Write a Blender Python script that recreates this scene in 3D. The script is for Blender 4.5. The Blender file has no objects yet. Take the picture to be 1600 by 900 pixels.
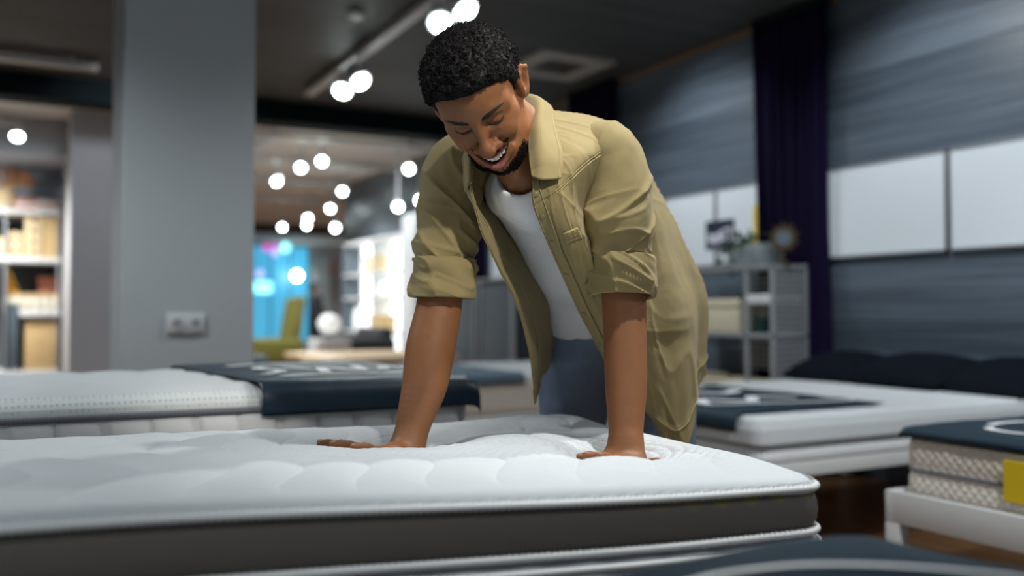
import bpy, bmesh, math, random
import numpy as np
from mathutils import Vector, Matrix

S = bpy.context.scene
COL = S.collection
PI = math.pi
rng = np.random.default_rng(7)
random.seed(7)

# ---------------------------------------------------------------- camera, world, exposure
FPX = 1430.0                      # focal length in pixels of the 1600 px wide frame
YAW = math.radians(28.4)          # the camera looks this far to the right of the +Y wall line
PITCH = math.atan(37 / FPX)
CAMZ = 1.0
cam_d = bpy.data.cameras.new('camera')
cam_d.sensor_width = 36.0
cam_d.lens = 36.0 * FPX / 1600
cam_d.clip_start = 0.05
cam_d.dof.use_dof = True
cam_d.dof.focus_distance = 1.70
cam_d.dof.aperture_fstop = 1.5
cam = bpy.data.objects.new('camera', cam_d)
COL.objects.link(cam)
cam.location = (0, 0, CAMZ)
cam.rotation_euler = (PI / 2 + PITCH, 0, -YAW)
S.camera = cam

vs = S.view_settings
vs.view_transform = 'Standard'
vs.look = 'None'
vs.gamma = 1.0
vs.exposure = 0.0
vs.use_curve_mapping = False

world = bpy.data.worlds.new('world')
S.world = world
world.use_nodes = True
bg = world.node_tree.nodes['Background']
bg.inputs[0].default_value = (0.80, 0.90, 1.0, 1)
bg.inputs[1].default_value = 0.42

S.cycles.use_denoising = True
S.cycles.max_bounces = 6
S.cycles.diffuse_bounces = 4
S.cycles.glossy_bounces = 3
S.cycles.sample_clamp_indirect = 4.0

KEY_POS = (1.16, 0.92, 2.95)      # spot head over the mattress
KEY_AIM = (1.04, 1.34, 0.75)
KEY_W = 185.0

# ---------------------------------------------------------------- pixels to places
CS, SN = math.cos(YAW), math.sin(YAW)
CP, SP = math.cos(PITCH), math.sin(PITCH)

def c2w(p):
    """camera-heading frame (x right, y forward, z up from the lens) to the room."""
    p = np.asarray(p, float)
    x, y, z = p[..., 0], p[..., 1], p[..., 2]
    return np.stack([x * CS + y * SN, -x * SN + y * CS, z + CAMZ], -1)

def ray(px, py):
    u, v = (px - 800) / FPX, (450 - py) / FPX
    return np.array([u, CP - v * SP, SP + v * CP])

def C(px, py, d):
    """point in the camera-heading frame at depth d."""
    return ray(px, py) * d

def W(px, py, d):
    return c2w(C(px, py, d))

def onX(px, py, X):
    r = c2w(ray(px, py)) - np.array([0, 0, CAMZ])
    return r * (X / r[0]) + np.array([0, 0, CAMZ])

def onY(px, py, Y):
    r = c2w(ray(px, py)) - np.array([0, 0, CAMZ])
    return r * (Y / r[1]) + np.array([0, 0, CAMZ])

def onZ(px, py, Z):
    r = c2w(ray(px, py)) - np.array([0, 0, CAMZ])
    return r * ((Z - CAMZ) / r[2]) + np.array([0, 0, CAMZ])

# ---------------------------------------------------------------- materials
def mat(name, col, rough=0.6, metal=0.0, bump=None, emit=None, var=0.0, vscale=3.0, sheen=0.0,
        sss=0.0, coat=0.0, trans=0.0, spec=None, coord='Object', stretch=(1, 1, 1)):
    m = bpy.data.materials.new(name)
    m.use_nodes = True
    nt = m.node_tree
    b = nt.nodes['Principled BSDF']
    b.inputs['Base Color'].default_value = (*col, 1)
    b.inputs['Roughness'].default_value = rough
    b.inputs['Metallic'].default_value = metal
    if spec is not None:
        b.inputs['Specular IOR Level'].default_value = spec
    if sheen:
        b.inputs['Sheen Weight'].default_value = sheen
    if coat:
        b.inputs['Coat Weight'].default_value = coat
    if trans:
        b.inputs['Transmission Weight'].default_value = trans
    if sss:
        b.inputs['Subsurface Weight'].default_value = sss
        b.inputs['Subsurface Radius'].default_value = (0.012, 0.005, 0.003)
        b.inputs['Subsurface Scale'].default_value = 1.0
    if emit:
        b.inputs['Emission Color'].default_value = (*emit[0], 1)
        b.inputs['Emission Strength'].default_value = emit[1]
    tc = nt.nodes.new('ShaderNodeTexCoord')
    mp = nt.nodes.new('ShaderNodeMapping')
    mp.inputs['Scale'].default_value = stretch
    nt.links.new(tc.outputs[coord], mp.inputs[0])
    n = nt.nodes.new('ShaderNodeTexNoise')
    n.inputs['Scale'].default_value = vscale
    n.inputs['Detail'].default_value = 5
    nt.links.new(mp.outputs[0], n.inputs['Vector'])
    if var:
        r = nt.nodes.new('ShaderNodeMix')
        r.data_type = 'RGBA'
        r.inputs['A'].default_value = (*[max(0, c * (1 - var)) for c in col], 1)
        r.inputs['B'].default_value = (*[min(1, c * (1 + var)) for c in col], 1)
        nt.links.new(n.outputs['Fac'], r.inputs['Factor'])
        nt.links.new(r.outputs['Result'], b.inputs['Base Color'])
    if bump:
        kind, sc, strength, dist = bump
        if kind == 'noise':
            t = nt.nodes.new('ShaderNodeTexNoise')
            t.inputs['Scale'].default_value = sc
            t.inputs['Detail'].default_value = 4
            out = t.outputs['Fac']
            nt.links.new(mp.outputs[0], t.inputs['Vector'])
        elif kind == 'voronoi':
            t = nt.nodes.new('ShaderNodeTexVoronoi')
            t.inputs['Scale'].default_value = sc
            out = t.outputs['Distance']
            nt.links.new(mp.outputs[0], t.inputs['Vector'])
        elif kind in ('weave', 'diag'):
            w1 = nt.nodes.new('ShaderNodeTexWave')
            w2 = nt.nodes.new('ShaderNodeTexWave')
            w1.bands_direction = 'X' if kind == 'weave' else 'DIAGONAL'
            w2.bands_direction = 'Y' if kind == 'weave' else 'Z'
            for w in (w1, w2):
                w.inputs['Scale'].default_value = sc
                w.inputs['Distortion'].default_value = 0.4
                nt.links.new(mp.outputs[0], w.inputs['Vector'])
            mx = nt.nodes.new('ShaderNodeMath')
            mx.operation = 'MULTIPLY'
            nt.links.new(w1.outputs['Fac'], mx.inputs[0])
            nt.links.new(w2.outputs['Fac'], mx.inputs[1])
            out = mx.outputs[0]
        elif kind == 'diamond':
            sp_ = nt.nodes.new('ShaderNodeSeparateXYZ')
            nt.links.new(mp.outputs[0], sp_.inputs[0])
            def mth(op, x, y=None):
                q = nt.nodes.new('ShaderNodeMath')
                q.operation = op
                for i_, v_ in enumerate((x, y)):
                    if v_ is None:
                        continue
                    if isinstance(v_, (int, float)):
                        q.inputs[i_].default_value = v_
                    else:
                        nt.links.new(v_, q.inputs[i_])
                return q.outputs[0]
            u_ = mth('ADD', sp_.outputs[0], sp_.outputs[1])
            s1 = mth('SINE', mth('MULTIPLY', mth('ADD', u_, sp_.outputs[2]), sc))
            s2 = mth('SINE', mth('MULTIPLY', mth('SUBTRACT', u_, sp_.outputs[2]), sc))
            out = mth('POWER', mth('ABSOLUTE', mth('MULTIPLY', s1, s2)), .6)
        bp = nt.nodes.new('ShaderNodeBump')
        bp.inputs['Strength'].default_value = strength
        bp.inputs['Distance'].default_value = dist
        nt.links.new(out, bp.inputs['Height'])
        nt.links.new(bp.outputs[0], b.inputs['Normal'])
    return m

M = {}
M['white_knit'] = mat('white_knit', (.60, .635, .66), .85, bump=('weave', 95, .35, .003), sheen=.15)
M['white_cloth'] = mat('white_cloth', (.64, .66, .67), .85, bump=('noise', 160, .2, .002))
M['cream_knit'] = mat('cream_knit', (.78, .72, .64), .9, bump=('diamond', 95, .8, .006))
M['grey_mesh'] = mat('grey_mesh', (.15, .135, .118), .7, bump=('diag', 110, .7, .003), spec=.35)
M['grey_piping'] = mat('grey_piping', (.17, .18, .21), .8, bump=('diag', 120, .6, .003))
M['navy_cloth'] = mat('navy_cloth', (.012, .030, .048), .6, bump=('noise', 35, .15, .004), spec=.25)
M['navy_satin'] = mat('navy_satin', (.010, .028, .050), .38, bump=('noise', 20, .12, .004), spec=.4)
M['print_white'] = mat('print_white', (.84, .86, .88), .6)
M['pillow_dark'] = mat('pillow_dark', (.003, .005, .009), .85, bump=('noise', 60, .2, .003), spec=.08)
M['white_paint'] = mat('white_paint', (.66, .67, .67), .4)
M['white_plastic'] = mat('white_plastic', (.72, .74, .76), .35)
M['socket_hole'] = mat('socket_hole', (.35, .37, .40), .4)
M['column_grey'] = mat('column_grey', (.53, .575, .60), .65, var=.05, vscale=1.5, bump=('noise', 90, .05, .002))
M['partition_grey'] = mat('partition_grey', (.36, .385, .43), .7, var=.05)
M['ceiling_dark'] = None
M['ceiling_tan'] = mat('ceiling_tan', (.62, .59, .55), .8, var=.06, vscale=1)
M['beam_black'] = mat('beam_black', (.004, .008, .010), .8, spec=.1)
M['floor_wood'] = None
M['curtain'] = mat('curtain', (.010, .006, .028), .9, spec=.1)
M['track_metal'] = mat('track_metal', (.55, .56, .57), .45, metal=.2)
M['lamp_body'] = mat('lamp_body', (.62, .63, .64), .4)
M['lamp_glow'] = mat('lamp_glow', (1, 1, 1), .4, emit=((.86, 1.0, .98), 28.0))
M['vent_beige'] = mat('vent_beige', (.42, .39, .34), .6)
M['vent_dark'] = mat('vent_dark', (.10, .10, .09), .7)
M['shelf_grey'] = mat('shelf_grey', (.27, .285, .305), .5)
M['board_white'] = mat('board_white', (.74, .79, .84), .5)
M['yellow'] = mat('yellow', (.78, .56, .01), .55)
M['beige_box'] = mat('beige_box', (.62, .56, .42), .8, bump=('weave', 60, .3, .003))
M['cream_wood'] = mat('cream_wood', (.60, .50, .36), .6, var=.15, vscale=6)
M['dark_green'] = mat('dark_green', (.012, .06, .05), .6)
M['leaf'] = mat('leaf', (.04, .10, .03), .5, var=.3, vscale=20)
M['planter_grey'] = mat('planter_grey', (.22, .26, .28), .6)
M['gold'] = mat('gold', (.13, .10, .05), .5, metal=.8)
M['mirror'] = mat('mirror', (.25, .29, .33), .12, metal=1.0)
M['carton'] = mat('carton', (.55, .38, .18), .8, var=.15, vscale=8)
M['carton_pale'] = mat('carton_pale', (.64, .50, .30), .8, var=.15, vscale=8)
M['orange'] = mat('orange', (.75, .33, .03), .6)
M['salmon'] = mat('salmon', (.62, .25, .17), .7)
M['dry_flower'] = mat('dry_flower', (.48, .22, .10), .8, var=.3, vscale=30)
M['jar_glass'] = mat('jar_glass', (.60, .55, .45), .2, spec=.6)
M['blackish'] = mat('blackish', (.015, .017, .022), .7)
M['slate'] = mat('slate', (.07, .09, .11), .7)
M['steel_blue'] = mat('steel_blue', (.10, .15, .20), .5)
M['olive'] = mat('olive', (.12, .11, .015), .85, bump=('noise', 80, .2, .003))
M['wood_light'] = mat('wood_light', (.62, .45, .26), .5, var=.15, vscale=4, stretch=(1, 8, 1))
M['wood_mid'] = mat('wood_mid', (.22, .13, .07), .5, var=.2, vscale=4, stretch=(1, 8, 1))
M['paper'] = mat('paper', (.78, .80, .80), .6)
M['pale_wall'] = mat('pale_wall', (.46, .45, .45), .8, var=.04)
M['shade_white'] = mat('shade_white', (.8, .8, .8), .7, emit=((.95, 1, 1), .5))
M['red_print'] = mat('red_print', (.7, .2, .12), .6)
M['photo_dark'] = mat('photo_dark', (.02, .03, .06), .5)
M['photo_pale'] = mat('photo_pale', (.55, .55, .62), .5)
M['glow_panel'] = mat('glow_panel', (.8, .8, .8), .5, emit=((.93, 1, .98), 2.0))
M['screen_blue'] = mat('screen_blue', (.05, .3, .5), .4, emit=((.08, .46, .72), .75))

def plank_mat(name, c1, c2, axis_len, plank, rough, spec, groove=.5, blend=.6):
    """boards running along axis 'axis_len' of object space, 'plank' m wide along the other axis."""
    m = bpy.data.materials.new(name)
    m.use_nodes = True
    nt = m.node_tree
    b = nt.nodes['Principled BSDF']
    b.inputs['Roughness'].default_value = rough
    b.inputs['Specular IOR Level'].default_value = spec
    tc = nt.nodes.new('ShaderNodeTexCoord')
    sep = nt.nodes.new('ShaderNodeSeparateXYZ')
    nt.links.new(tc.outputs['Object'], sep.inputs[0])
    a, w = axis_len
    def math_(op, x, y=None):
        n = nt.nodes.new('ShaderNodeMath')
        n.operation = op
        for i, v in enumerate((x, y)):
            if v is None:
                continue
            if isinstance(v, (int, float)):
                n.inputs[i].default_value = v
            else:
                nt.links.new(v, n.inputs[i])
        return n.outputs[0]
    q = math_('DIVIDE', sep.outputs[w], plank)
    fl = math_('FLOOR', q)
    fr = math_('SUBTRACT', q, fl)
    wn = nt.nodes.new('ShaderNodeTexWhiteNoise')
    wn.noise_dimensions = '1D'
    nt.links.new(fl, wn.inputs['W'])
    cmb = nt.nodes.new('ShaderNodeCombineXYZ')
    nt.links.new(math_('MULTIPLY', sep.outputs[a], .8), cmb.inputs[0])
    nt.links.new(math_('MULTIPLY', sep.outputs[w], 22), cmb.inputs[1])
    nt.links.new(math_('MULTIPLY', wn.outputs['Value'], 37), cmb.inputs[2])
    nz = nt.nodes.new('ShaderNodeTexNoise')
    nz.inputs['Scale'].default_value = 1.6
    nz.inputs['Detail'].default_value = 6
    nt.links.new(cmb.outputs[0], nz.inputs['Vector'])
    f = math_('ADD', math_('MULTIPLY', nz.outputs['Fac'], 1 - blend * .4), math_('MULTIPLY', wn.outputs['Value'], blend * .4))
    ramp = nt.nodes.new('ShaderNodeMapRange')
    ramp.inputs['From Min'].default_value = .3
    ramp.inputs['From Max'].default_value = .75
    nt.links.new(f, ramp.inputs['Value'])
    mx = nt.nodes.new('ShaderNodeMix')
    mx.data_type = 'RGBA'
    mx.inputs['A'].default_value = (*c1, 1)
    mx.inputs['B'].default_value = (*c2, 1)
    nt.links.new(ramp.outputs[0], mx.inputs['Factor'])
    nt.links.new(mx.outputs['Result'], b.inputs['Base Color'])
    g = math_('MINIMUM', fr, math_('SUBTRACT', 1.0, fr))
    g = math_('MINIMUM', math_('MULTIPLY', g, 30), 1.0)
    h = math_('ADD', math_('MULTIPLY', g, groove), math_('MULTIPLY', nz.outputs['Fac'], .25))
    bp = nt.nodes.new('ShaderNodeBump')
    bp.inputs['Strength'].default_value = .6
    bp.inputs['Distance'].default_value = .004
    nt.links.new(h, bp.inputs['Height'])
    nt.links.new(bp.outputs[0], b.inputs['Normal'])
    return m

M['wall_planks'] = plank_mat('wall_planks', (.040, .056, .076), (.120, .152, .19), (1, 2), .19, .42, .5, blend=.8)
M['ceiling_dark'] = plank_mat('ceiling_dark', (.050, .052, .052), (.085, .086, .084), (0, 1), .14, .6, .3, blend=.7)
M['floor_wood'] = plank_mat('floor_wood', (.13, .065, .03), (.26, .14, .07), (1, 0), .18, .35, .5)

# ---------------------------------------------------------------- mesh helpers
class MB:
    def __init__(self):
        self.v, self.f, self.mi = [], [], []
        self.n = 0
    def add(self, v, f, mi=0):
        v = np.asarray(v, float).reshape(-1, 3)
        self.v.append(v)
        self.f += [tuple(int(i) + self.n for i in q) for q in f]
        self.mi += [mi] * len(f)
        self.n += len(v)
        return self
    def box(self, lo, hi, bev=0.0, mi=0, seg=2):
        lo, hi = np.minimum(lo, hi), np.maximum(lo, hi)
        if bev <= 0:
            v = [(x, y, z) for z in (lo[2], hi[2]) for y in (lo[1], hi[1]) for x in (lo[0], hi[0])]
            return self.add(v, [(0, 2, 3, 1), (4, 5, 7, 6), (0, 1, 5, 4), (2, 6, 7, 3), (0, 4, 6, 2), (1, 3, 7, 5)], mi)
        bm = bmesh.new()
        bmesh.ops.create_cube(bm, size=1)
        for v in bm.verts:
            v.co = Vector([(lo[i] + hi[i]) / 2 + v.co[i] * (hi[i] - lo[i]) for i in range(3)])
        bev = min(bev, .49 * float(min(hi - lo)))
        bmesh.ops.bevel(bm, geom=list(bm.edges), offset=bev, segments=seg, affect='EDGES', profile=.5)
        return self.bm(bm, mi)
    def bm(self, bm, mi=0):
        bm.verts.index_update()
        self.add([v.co[:] for v in bm.verts], [[v.index for v in f.verts] for f in bm.faces], mi)
        bm.free()
        return self
    def tube(self, pts, r, n=10, mi=0, cap=True, closed=False, rot=None):
        pts = np.asarray(pts, float)
        k = len(pts)
        r = np.broadcast_to(np.asarray(r, float), (k,))
        t = np.gradient(pts, axis=0) if not closed else np.roll(pts, -1, 0) - np.roll(pts, 1, 0)
        t /= np.linalg.norm(t, axis=1)[:, None] + 1e-12
        u = np.cross(t[0], [0, 0, 1.0])
        if np.linalg.norm(u) < 1e-3:
            u = np.cross(t[0], [1.0, 0, 0])
        u /= np.linalg.norm(u)
        V = []
        a = np.linspace(0, 2 * PI, n, endpoint=False)
        for i in range(k):
            u = u - t[i] * np.dot(u, t[i])
            u /= np.linalg.norm(u) + 1e-12
            w = np.cross(t[i], u)
            V.append(pts[i] + r[i] * (np.cos(a)[:, None] * u + np.sin(a)[:, None] * w))
        F = []
        for i in range(k if closed else k - 1):
            j = (i + 1) % k
            for q in range(n):
                p = (q + 1) % n
                F.append((i * n + q, i * n + p, j * n + p, j * n + q))
        if cap and not closed:
            F.append(tuple(range(n))[::-1])
            F.append(tuple((k - 1) * n + q for q in range(n)))
        return self.add(np.concatenate(V), F, mi)
    def cyl(self, p0, p1, r0, r1=None, n=16, mi=0):
        return self.tube([p0, p1], [r0, r0 if r1 is None else r1], n, mi)
    def lathe(self, prof, c=(0, 0, 0), n=24, mi=0):
        a = np.linspace(0, 2 * PI, n, endpoint=False)
        V, F = [], []
        for r, z in prof:
            V += [(c[0] + r * math.cos(t), c[1] + r * math.sin(t), c[2] + z) for t in a]
        for i in range(len(prof) - 1):
            for q in range(n):
                p = (q + 1) % n
                F.append((i * n + q, i * n + p, (i + 1) * n + p, (i + 1) * n + q))
        F.append(tuple(range(n))[::-1])
        F.append(tuple((len(prof) - 1) * n + q for q in range(n)))
        return self.add(V, F, mi)
    def ball(self, c, r, n=16, mi=0):
        r = np.broadcast_to(np.asarray(r, float), (3,))
        V, F = [], []
        h = n // 2
        for i in range(h + 1):
            th = PI * max(.02, min(h - .02, i)) / h
            for q in range(n):
                ph = 2 * PI * q / n
                V.append((c[0] + r[0] * math.sin(th) * math.cos(ph), c[1] + r[1] * math.sin(th) * math.sin(ph), c[2] + r[2] * math.cos(th)))
        for i in range(h):
            for q in range(n):
                p = (q + 1) % n
                F.append((i * n + q, (i + 1) * n + q, (i + 1) * n + p, i * n + p))
        F.append(tuple(range(n)))
        F.append(tuple(h * n + q for q in range(n))[::-1])
        return self.add(V, F, mi)
    def grid(self, P, mi=0, closed_u=False):
        P = np.asarray(P, float)
        nu, nv = P.shape[:2]
        F = []
        for i in range(nu if closed_u else nu - 1):
            j = (i + 1) % nu
            for k in range(nv - 1):
                F.append((i * nv + k, j * nv + k, j * nv + k + 1, i * nv + k + 1))
        return self.add(P.reshape(-1, 3), F, mi)
    def build(self, name, m, parent=None, smooth=True, origin=None, auto=35):
        me = bpy.data.meshes.new(name)
        v = np.concatenate(self.v)
        if origin is None:
            origin = np.array([(v[:, 0].min() + v[:, 0].max()) / 2, (v[:, 1].min() + v[:, 1].max()) / 2, v[:, 2].min()])
        origin = np.asarray(origin, float)
        me.from_pydata((v - origin).tolist(), [], self.f)
        ms = m if isinstance(m, (list, tuple)) else [m]
        for x in ms:
            me.materials.append(x)
        if len(ms) > 1:
            me.polygons.foreach_set('material_index', self.mi)
        me.polygons.foreach_set('use_smooth', [bool(smooth)] * len(me.polygons))
        me.update()
        if smooth and auto:
            me.set_sharp_from_angle(angle=math.radians(auto))
        o = bpy.data.objects.new(name, me)
        COL.objects.link(o)
        o.location = origin
        if parent is not None:
            o.parent = parent
            o.matrix_parent_inverse = Matrix.Identity(4)
            o.location = Vector(origin) - world_loc(parent)
        return o

def world_loc(o):
    v = Vector((0, 0, 0))
    while o is not None:
        v += o.location
        o = o.parent
    return v

def tag(o, label=None, cat=None, group=None, kind=None):
    if label:
        o['label'] = label
    if cat:
        o['category'] = cat
    if group:
        o['group'] = group
    if kind:
        o['kind'] = kind
    return o

def thing(name, loc, label, cat, group=None):
    o = bpy.data.objects.new(name, None)
    COL.objects.link(o)
    o.empty_display_size = .1
    o.location = loc
    return tag(o, label, cat, group)

def struct(name, mb, m, label=None, **k):
    return tag(mb.build(name, m, **k), label, None, None, 'structure')

def dup(root, loc, label=None, group=None):
    r = root.copy()
    COL.objects.link(r)
    r.location = loc
    if label:
        r['label'] = label
    if group:
        r['group'] = group
    for ch in list(root.children):
        c = ch.copy()
        COL.objects.link(c)
        c.parent = r
        for g in ch.children:
            d = g.copy()
            COL.objects.link(d)
            d.parent = c
    return r

def smoothstep(a, b, x):
    t = np.clip((x - a) / (b - a), 0, 1)
    return t * t * (3 - 2 * t)

def _hash(ix, iy, iz, seed):
    h = (ix * 374761393 + iy * 668265263 + iz * 2147483647 + seed * 974634777) & 0xFFFFFFFF
    h = ((h ^ (h >> 13)) * 1274126177) & 0xFFFFFFFF
    return ((h ^ (h >> 16)) & 0xFFFF) / 65535.0

def vnoise(p, seed=0):
    """smooth value noise in [-1, 1] at points p (...,3)."""
    p = np.asarray(p, float)
    i = np.floor(p).astype(np.int64)
    f = p - i
    f = f * f * f * (f * (f * 6 - 15) + 10)
    r = 0
    for dx in (0, 1):
        for dy in (0, 1):
            for dz in (0, 1):
                w = (f[..., 0] if dx else 1 - f[..., 0]) * (f[..., 1] if dy else 1 - f[..., 1]) * (f[..., 2] if dz else 1 - f[..., 2])
                r = r + w * _hash(i[..., 0] + dx, i[..., 1] + dy, i[..., 2] + dz, seed)
    return r * 2 - 1

def crom(P, n):
    """Catmull-Rom through the rows of P (k,...) resampled to n rows."""
    P = np.asarray(P, float)
    k = len(P)
    t = np.linspace(0, k - 1, n)
    i = np.minimum(t.astype(int), k - 2)
    f = (t - i).reshape((-1,) + (1,) * (P.ndim - 1))
    a = P[np.maximum(i - 1, 0)]
    b, c = P[i], P[i + 1]
    d = P[np.minimum(i + 2, k - 1)]
    a = np.where((i == 0).reshape(f.shape), 2 * b - c, a)
    d = np.where((i == k - 2).reshape(f.shape), 2 * c - b, d)
    return .5 * (2 * b + (c - a) * f + (2 * a - 5 * b + 4 * c - d) * f ** 2 + (3 * b - a - 3 * c + d) * f ** 3)
# ---------------------------------------------------------------- lamps (bare spots without heads or tracks; the fill lights are added)
CEIL = 3.0
XW = 4.55                                    # the panelled wall
def lamp(name, kind, loc, aim, watt, col=(1, 1, 1), rad=.08, ang=60, blend=.5):
    l = bpy.data.lights.new(name, kind)
    l.energy = watt
    l.color = col
    if kind == 'SPOT':
        l.spot_size = math.radians(ang)
        l.spot_blend = blend
        l.shadow_soft_size = rad
    elif kind == 'POINT':
        l.shadow_soft_size = rad
    o = bpy.data.objects.new(name, l)
    COL.objects.link(o)
    o.location = loc
    d = Vector(aim) - Vector(loc)
    o.rotation_euler = d.to_track_quat('-Z', 'Y').to_euler()
    return o

lamp('key_spot_light', 'SPOT', KEY_POS, KEY_AIM, KEY_W, (1, .99, .96), .035, 48, 1.0)
lamp('rim_spot_light', 'SPOT', (2.25, 1.7, 2.9), (1.0, 1.75, 1.2), 130, (1, .98, .92), .05, 34, .8)
lamp('face_fill_light', 'SPOT', (.80, -.75, 2.85), (.72, 1.5, 1.35), 270, (1, .95, .87), .10, 16, .8)  # added from behind the lens to brighten the face
lamp('aisle_fill_light', 'SPOT', (1.95, .6, 2.9), (2.95, 2.3, .45), 160, (.97, .99, 1), .06, 66, .9)  # added fill for the bed sides along the aisle
lamp('aisle_fill_light', 'SPOT', (1.0, 7.2, 2.9), (1.0, 10, 1.5), 110, (.93, .97, 1), .1, 90, .8)  # added to brighten the grey partition
lamp('shelf_fill_light', 'SPOT', (-.7, 10.75, 2.3), (-.7, 11.9, 1.4), 40, (1, .98, .95), .08, 150, .8)  # added inside the alcove to brighten the stock shelves
# wall washers along the panelled wall
for y_ in (1.6, 3.3, 5.3, 7.9, 10.4):
    lamp('wall_spot_light', 'SPOT', (3.45, y_, 2.9), (4.5, y_, 1.75), 86, (.90, .96, 1), .08, 100, .9)
# general fill from above: added spots, no fittings built for them
for (x_, y_) in ((-1.6, .2), (1.9, -.6), (-.9, 3.1), (2.3, 3.4), (3.4, 1.0), (2.2, 5.8), (-.5, 6.3)):
    lamp('ceiling_fill_light', 'SPOT', (x_, y_, 2.85), (x_, y_, 0), {(-.9, 3.1): 120, (2.3, 3.4): 60, (1.9, -.6): 55}.get((x_, y_), 80), (.93, .98, 1), .15, 140, .6)
for (x_, y_) in ((1.5, 10.5), (3.2, 12.2), (1.5, 14), (5.5, 17.3), (2.8, 17.5), (-.9, 10.1), (-.9, 10.5), (7, 23.5)):  # added fill for the far hall, separate from its visible lamp heads
    lamp('far_fill_light', 'SPOT', (x_, y_, 2.8), (x_, y_, 0), 270, (.97, 1, 1), .15, 150, .6)

# ---------------------------------------------------------------- room shell
struct('floor', MB().box((-8, -4, -.1), (13, 27.2, 0)), M['floor_wood'], smooth=False)
struct('ceiling', MB().box((-8, -4, CEIL), (4.75, 8.6, CEIL + .12)), M['ceiling_dark'], smooth=False)
struct('ceiling_far', MB().box((-8, 8.6, CEIL), (13, 27.2, CEIL + .12)), M['ceiling_tan'], smooth=False)
struct('wall_right', MB().box((XW, -4, 0), (XW + .2, 14, CEIL)), M['wall_planks'], smooth=False)
struct('wall_far', MB().box((-8, 27, 0), (13, 27.2, CEIL)), M['pale_wall'], smooth=False)
struct('wall_left', MB().box((-8.2, -4, 0), (-8, 27.2, CEIL)), M['partition_grey'], smooth=False)
struct('trim_1', MB().box((-8, 8.6, 2.80), (4.55, 8.95, CEIL), .01), M['beam_black'], label='black boxed beam crossing the ceiling', smooth=False)
struct('trim_2', MB().box((4.52, -4, 2.965), (4.55, 14, 3.0), .004), M['wood_mid'], label='thin wooden strip where panelled wall meets ceiling', smooth=False)
struct('trim_3', MB().box((3, 21, 2.83), (12, 21.3, 3.0), .01), M['beam_black'], label='dark beam on the farthest ceiling', smooth=False)
# column and its socket
struct('column', MB().box((.40, 4.30, 0), (.965, 4.86, CEIL), .008), M['column_grey'], smooth=False)
p = onY(290, 505, 4.30)
so = thing('wall_socket', (p[0], 4.298, p[2] - .045), 'white double power socket on the grey column', 'socket')
MB().box((p[0] - .083, 4.283, p[2] - .045), (p[0] + .083, 4.30, p[2] + .045), .006).build('plate', M['white_plastic'], so)
for s in (-1, 1):
    mb = MB()
    cx_ = p[0] + s * .04
    mb.tube([(cx_, 4.276, p[2]), (cx_, 4.285, p[2])], [.030, .031], 24)
    o = mb.build('socket_insert', M['white_plastic'], so)
    h = MB()
    h.tube([(cx_, 4.2745, p[2]), (cx_, 4.277, p[2])], [.019, .019], 20)
    h.build('recess', M['socket_hole'], o)
# partition behind the column, with its pale return
struct('wall_partition', MB().box((.45, 10.0, 0), (1.5, 10.02, CEIL), .0).box((.53, 10.02, 0), (1.5, 10.25, CEIL), .0), M['partition_grey'], smooth=False)
struct('trim_4', MB().box((.45, 10.02, 0), (.53, 12.3, CEIL)), M['pale_wall'], label='pale return beside the stock shelves', smooth=False)
struct('wall_alcove', MB().box((-4, 12.0, 0), (.45, 12.3, 2.72)).box((-4, 10.6, 2.62), (.45, 12.3, CEIL)), M['partition_grey'], smooth=False)
wc = thing('tall_cabinet', (4.32, 10.15, 0), 'tall white cabinet at the near end of the lit display shelves', 'cabinet')
MB().box((4.12, 9.9, .06), (4.54, 10.4, 2.17), .006).box((4.15, 9.93, 0), (4.52, 10.37, .07)).build('body', M['white_paint'], wc)
MB().box((4.10, 9.91, .08), (4.118, 10.39, 2.15), .003).build('door', M['white_plastic'], wc)
MB().tube([(4.08, 9.96, .95), (4.08, 9.96, 1.25)], .008, 8).box((4.08, 9.955, .96), (4.102, 9.965, .98)).box((4.08, 9.955, 1.22), (4.102, 9.965, 1.24)).build('handle', M['track_metal'], wc)

# ceiling vent and smoke detector
v = onZ(872, 101, CEIL)
ve = thing('ceiling_vent', (v[0], v[1], CEIL - .035), 'square beige air vent in the dark ceiling', 'vent')
mb = MB()
hw, iw = .34, .19
for lo, hi in (((-hw, -hw), (hw, -iw)), ((-hw, iw), (hw, hw)), ((-hw, -iw), (-iw, iw)), ((iw, -iw), (hw, iw))):
    mb.box((v[0] + lo[0], v[1] + lo[1], CEIL - .03), (v[0] + hi[0], v[1] + hi[1], CEIL), .006)
mb.build('frame', M['vent_beige'], ve)
MB().box((v[0] - iw, v[1] - iw, CEIL - .008), (v[0] + iw, v[1] + iw, CEIL - .001)).build('duct_plate', M['vent_dark'], ve)
for k in range(5):
    y_ = v[1] - .15 + k * .075
    MB().add([(v[0] - iw, y_ - .028, CEIL - .024), (v[0] + iw, y_ - .028, CEIL - .024), (v[0] + iw, y_ + .02, CEIL - .010), (v[0] - iw, y_ + .02, CEIL - .010),
              (v[0] - iw, y_ - .028, CEIL - .020), (v[0] + iw, y_ - .028, CEIL - .020), (v[0] + iw, y_ + .02, CEIL - .006), (v[0] - iw, y_ + .02, CEIL - .006)],
             [(0, 1, 2, 3), (7, 6, 5, 4), (0, 4, 5, 1), (1, 5, 6, 2), (2, 6, 7, 3), (3, 7, 4, 0)]).build('slat', M['vent_beige'], ve, smooth=False)
v = onZ(557, 19, CEIL)
sd = MB().lathe([(.05, 0), (.06, -.012), (.058, -.03), (.04, -.042), (.02, -.045)], (v[0], v[1], CEIL), 24).build('smoke_detector', M['white_plastic'])
tag(sd, 'small round smoke detector on the dark ceiling near the track', 'smoke detector')

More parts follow.
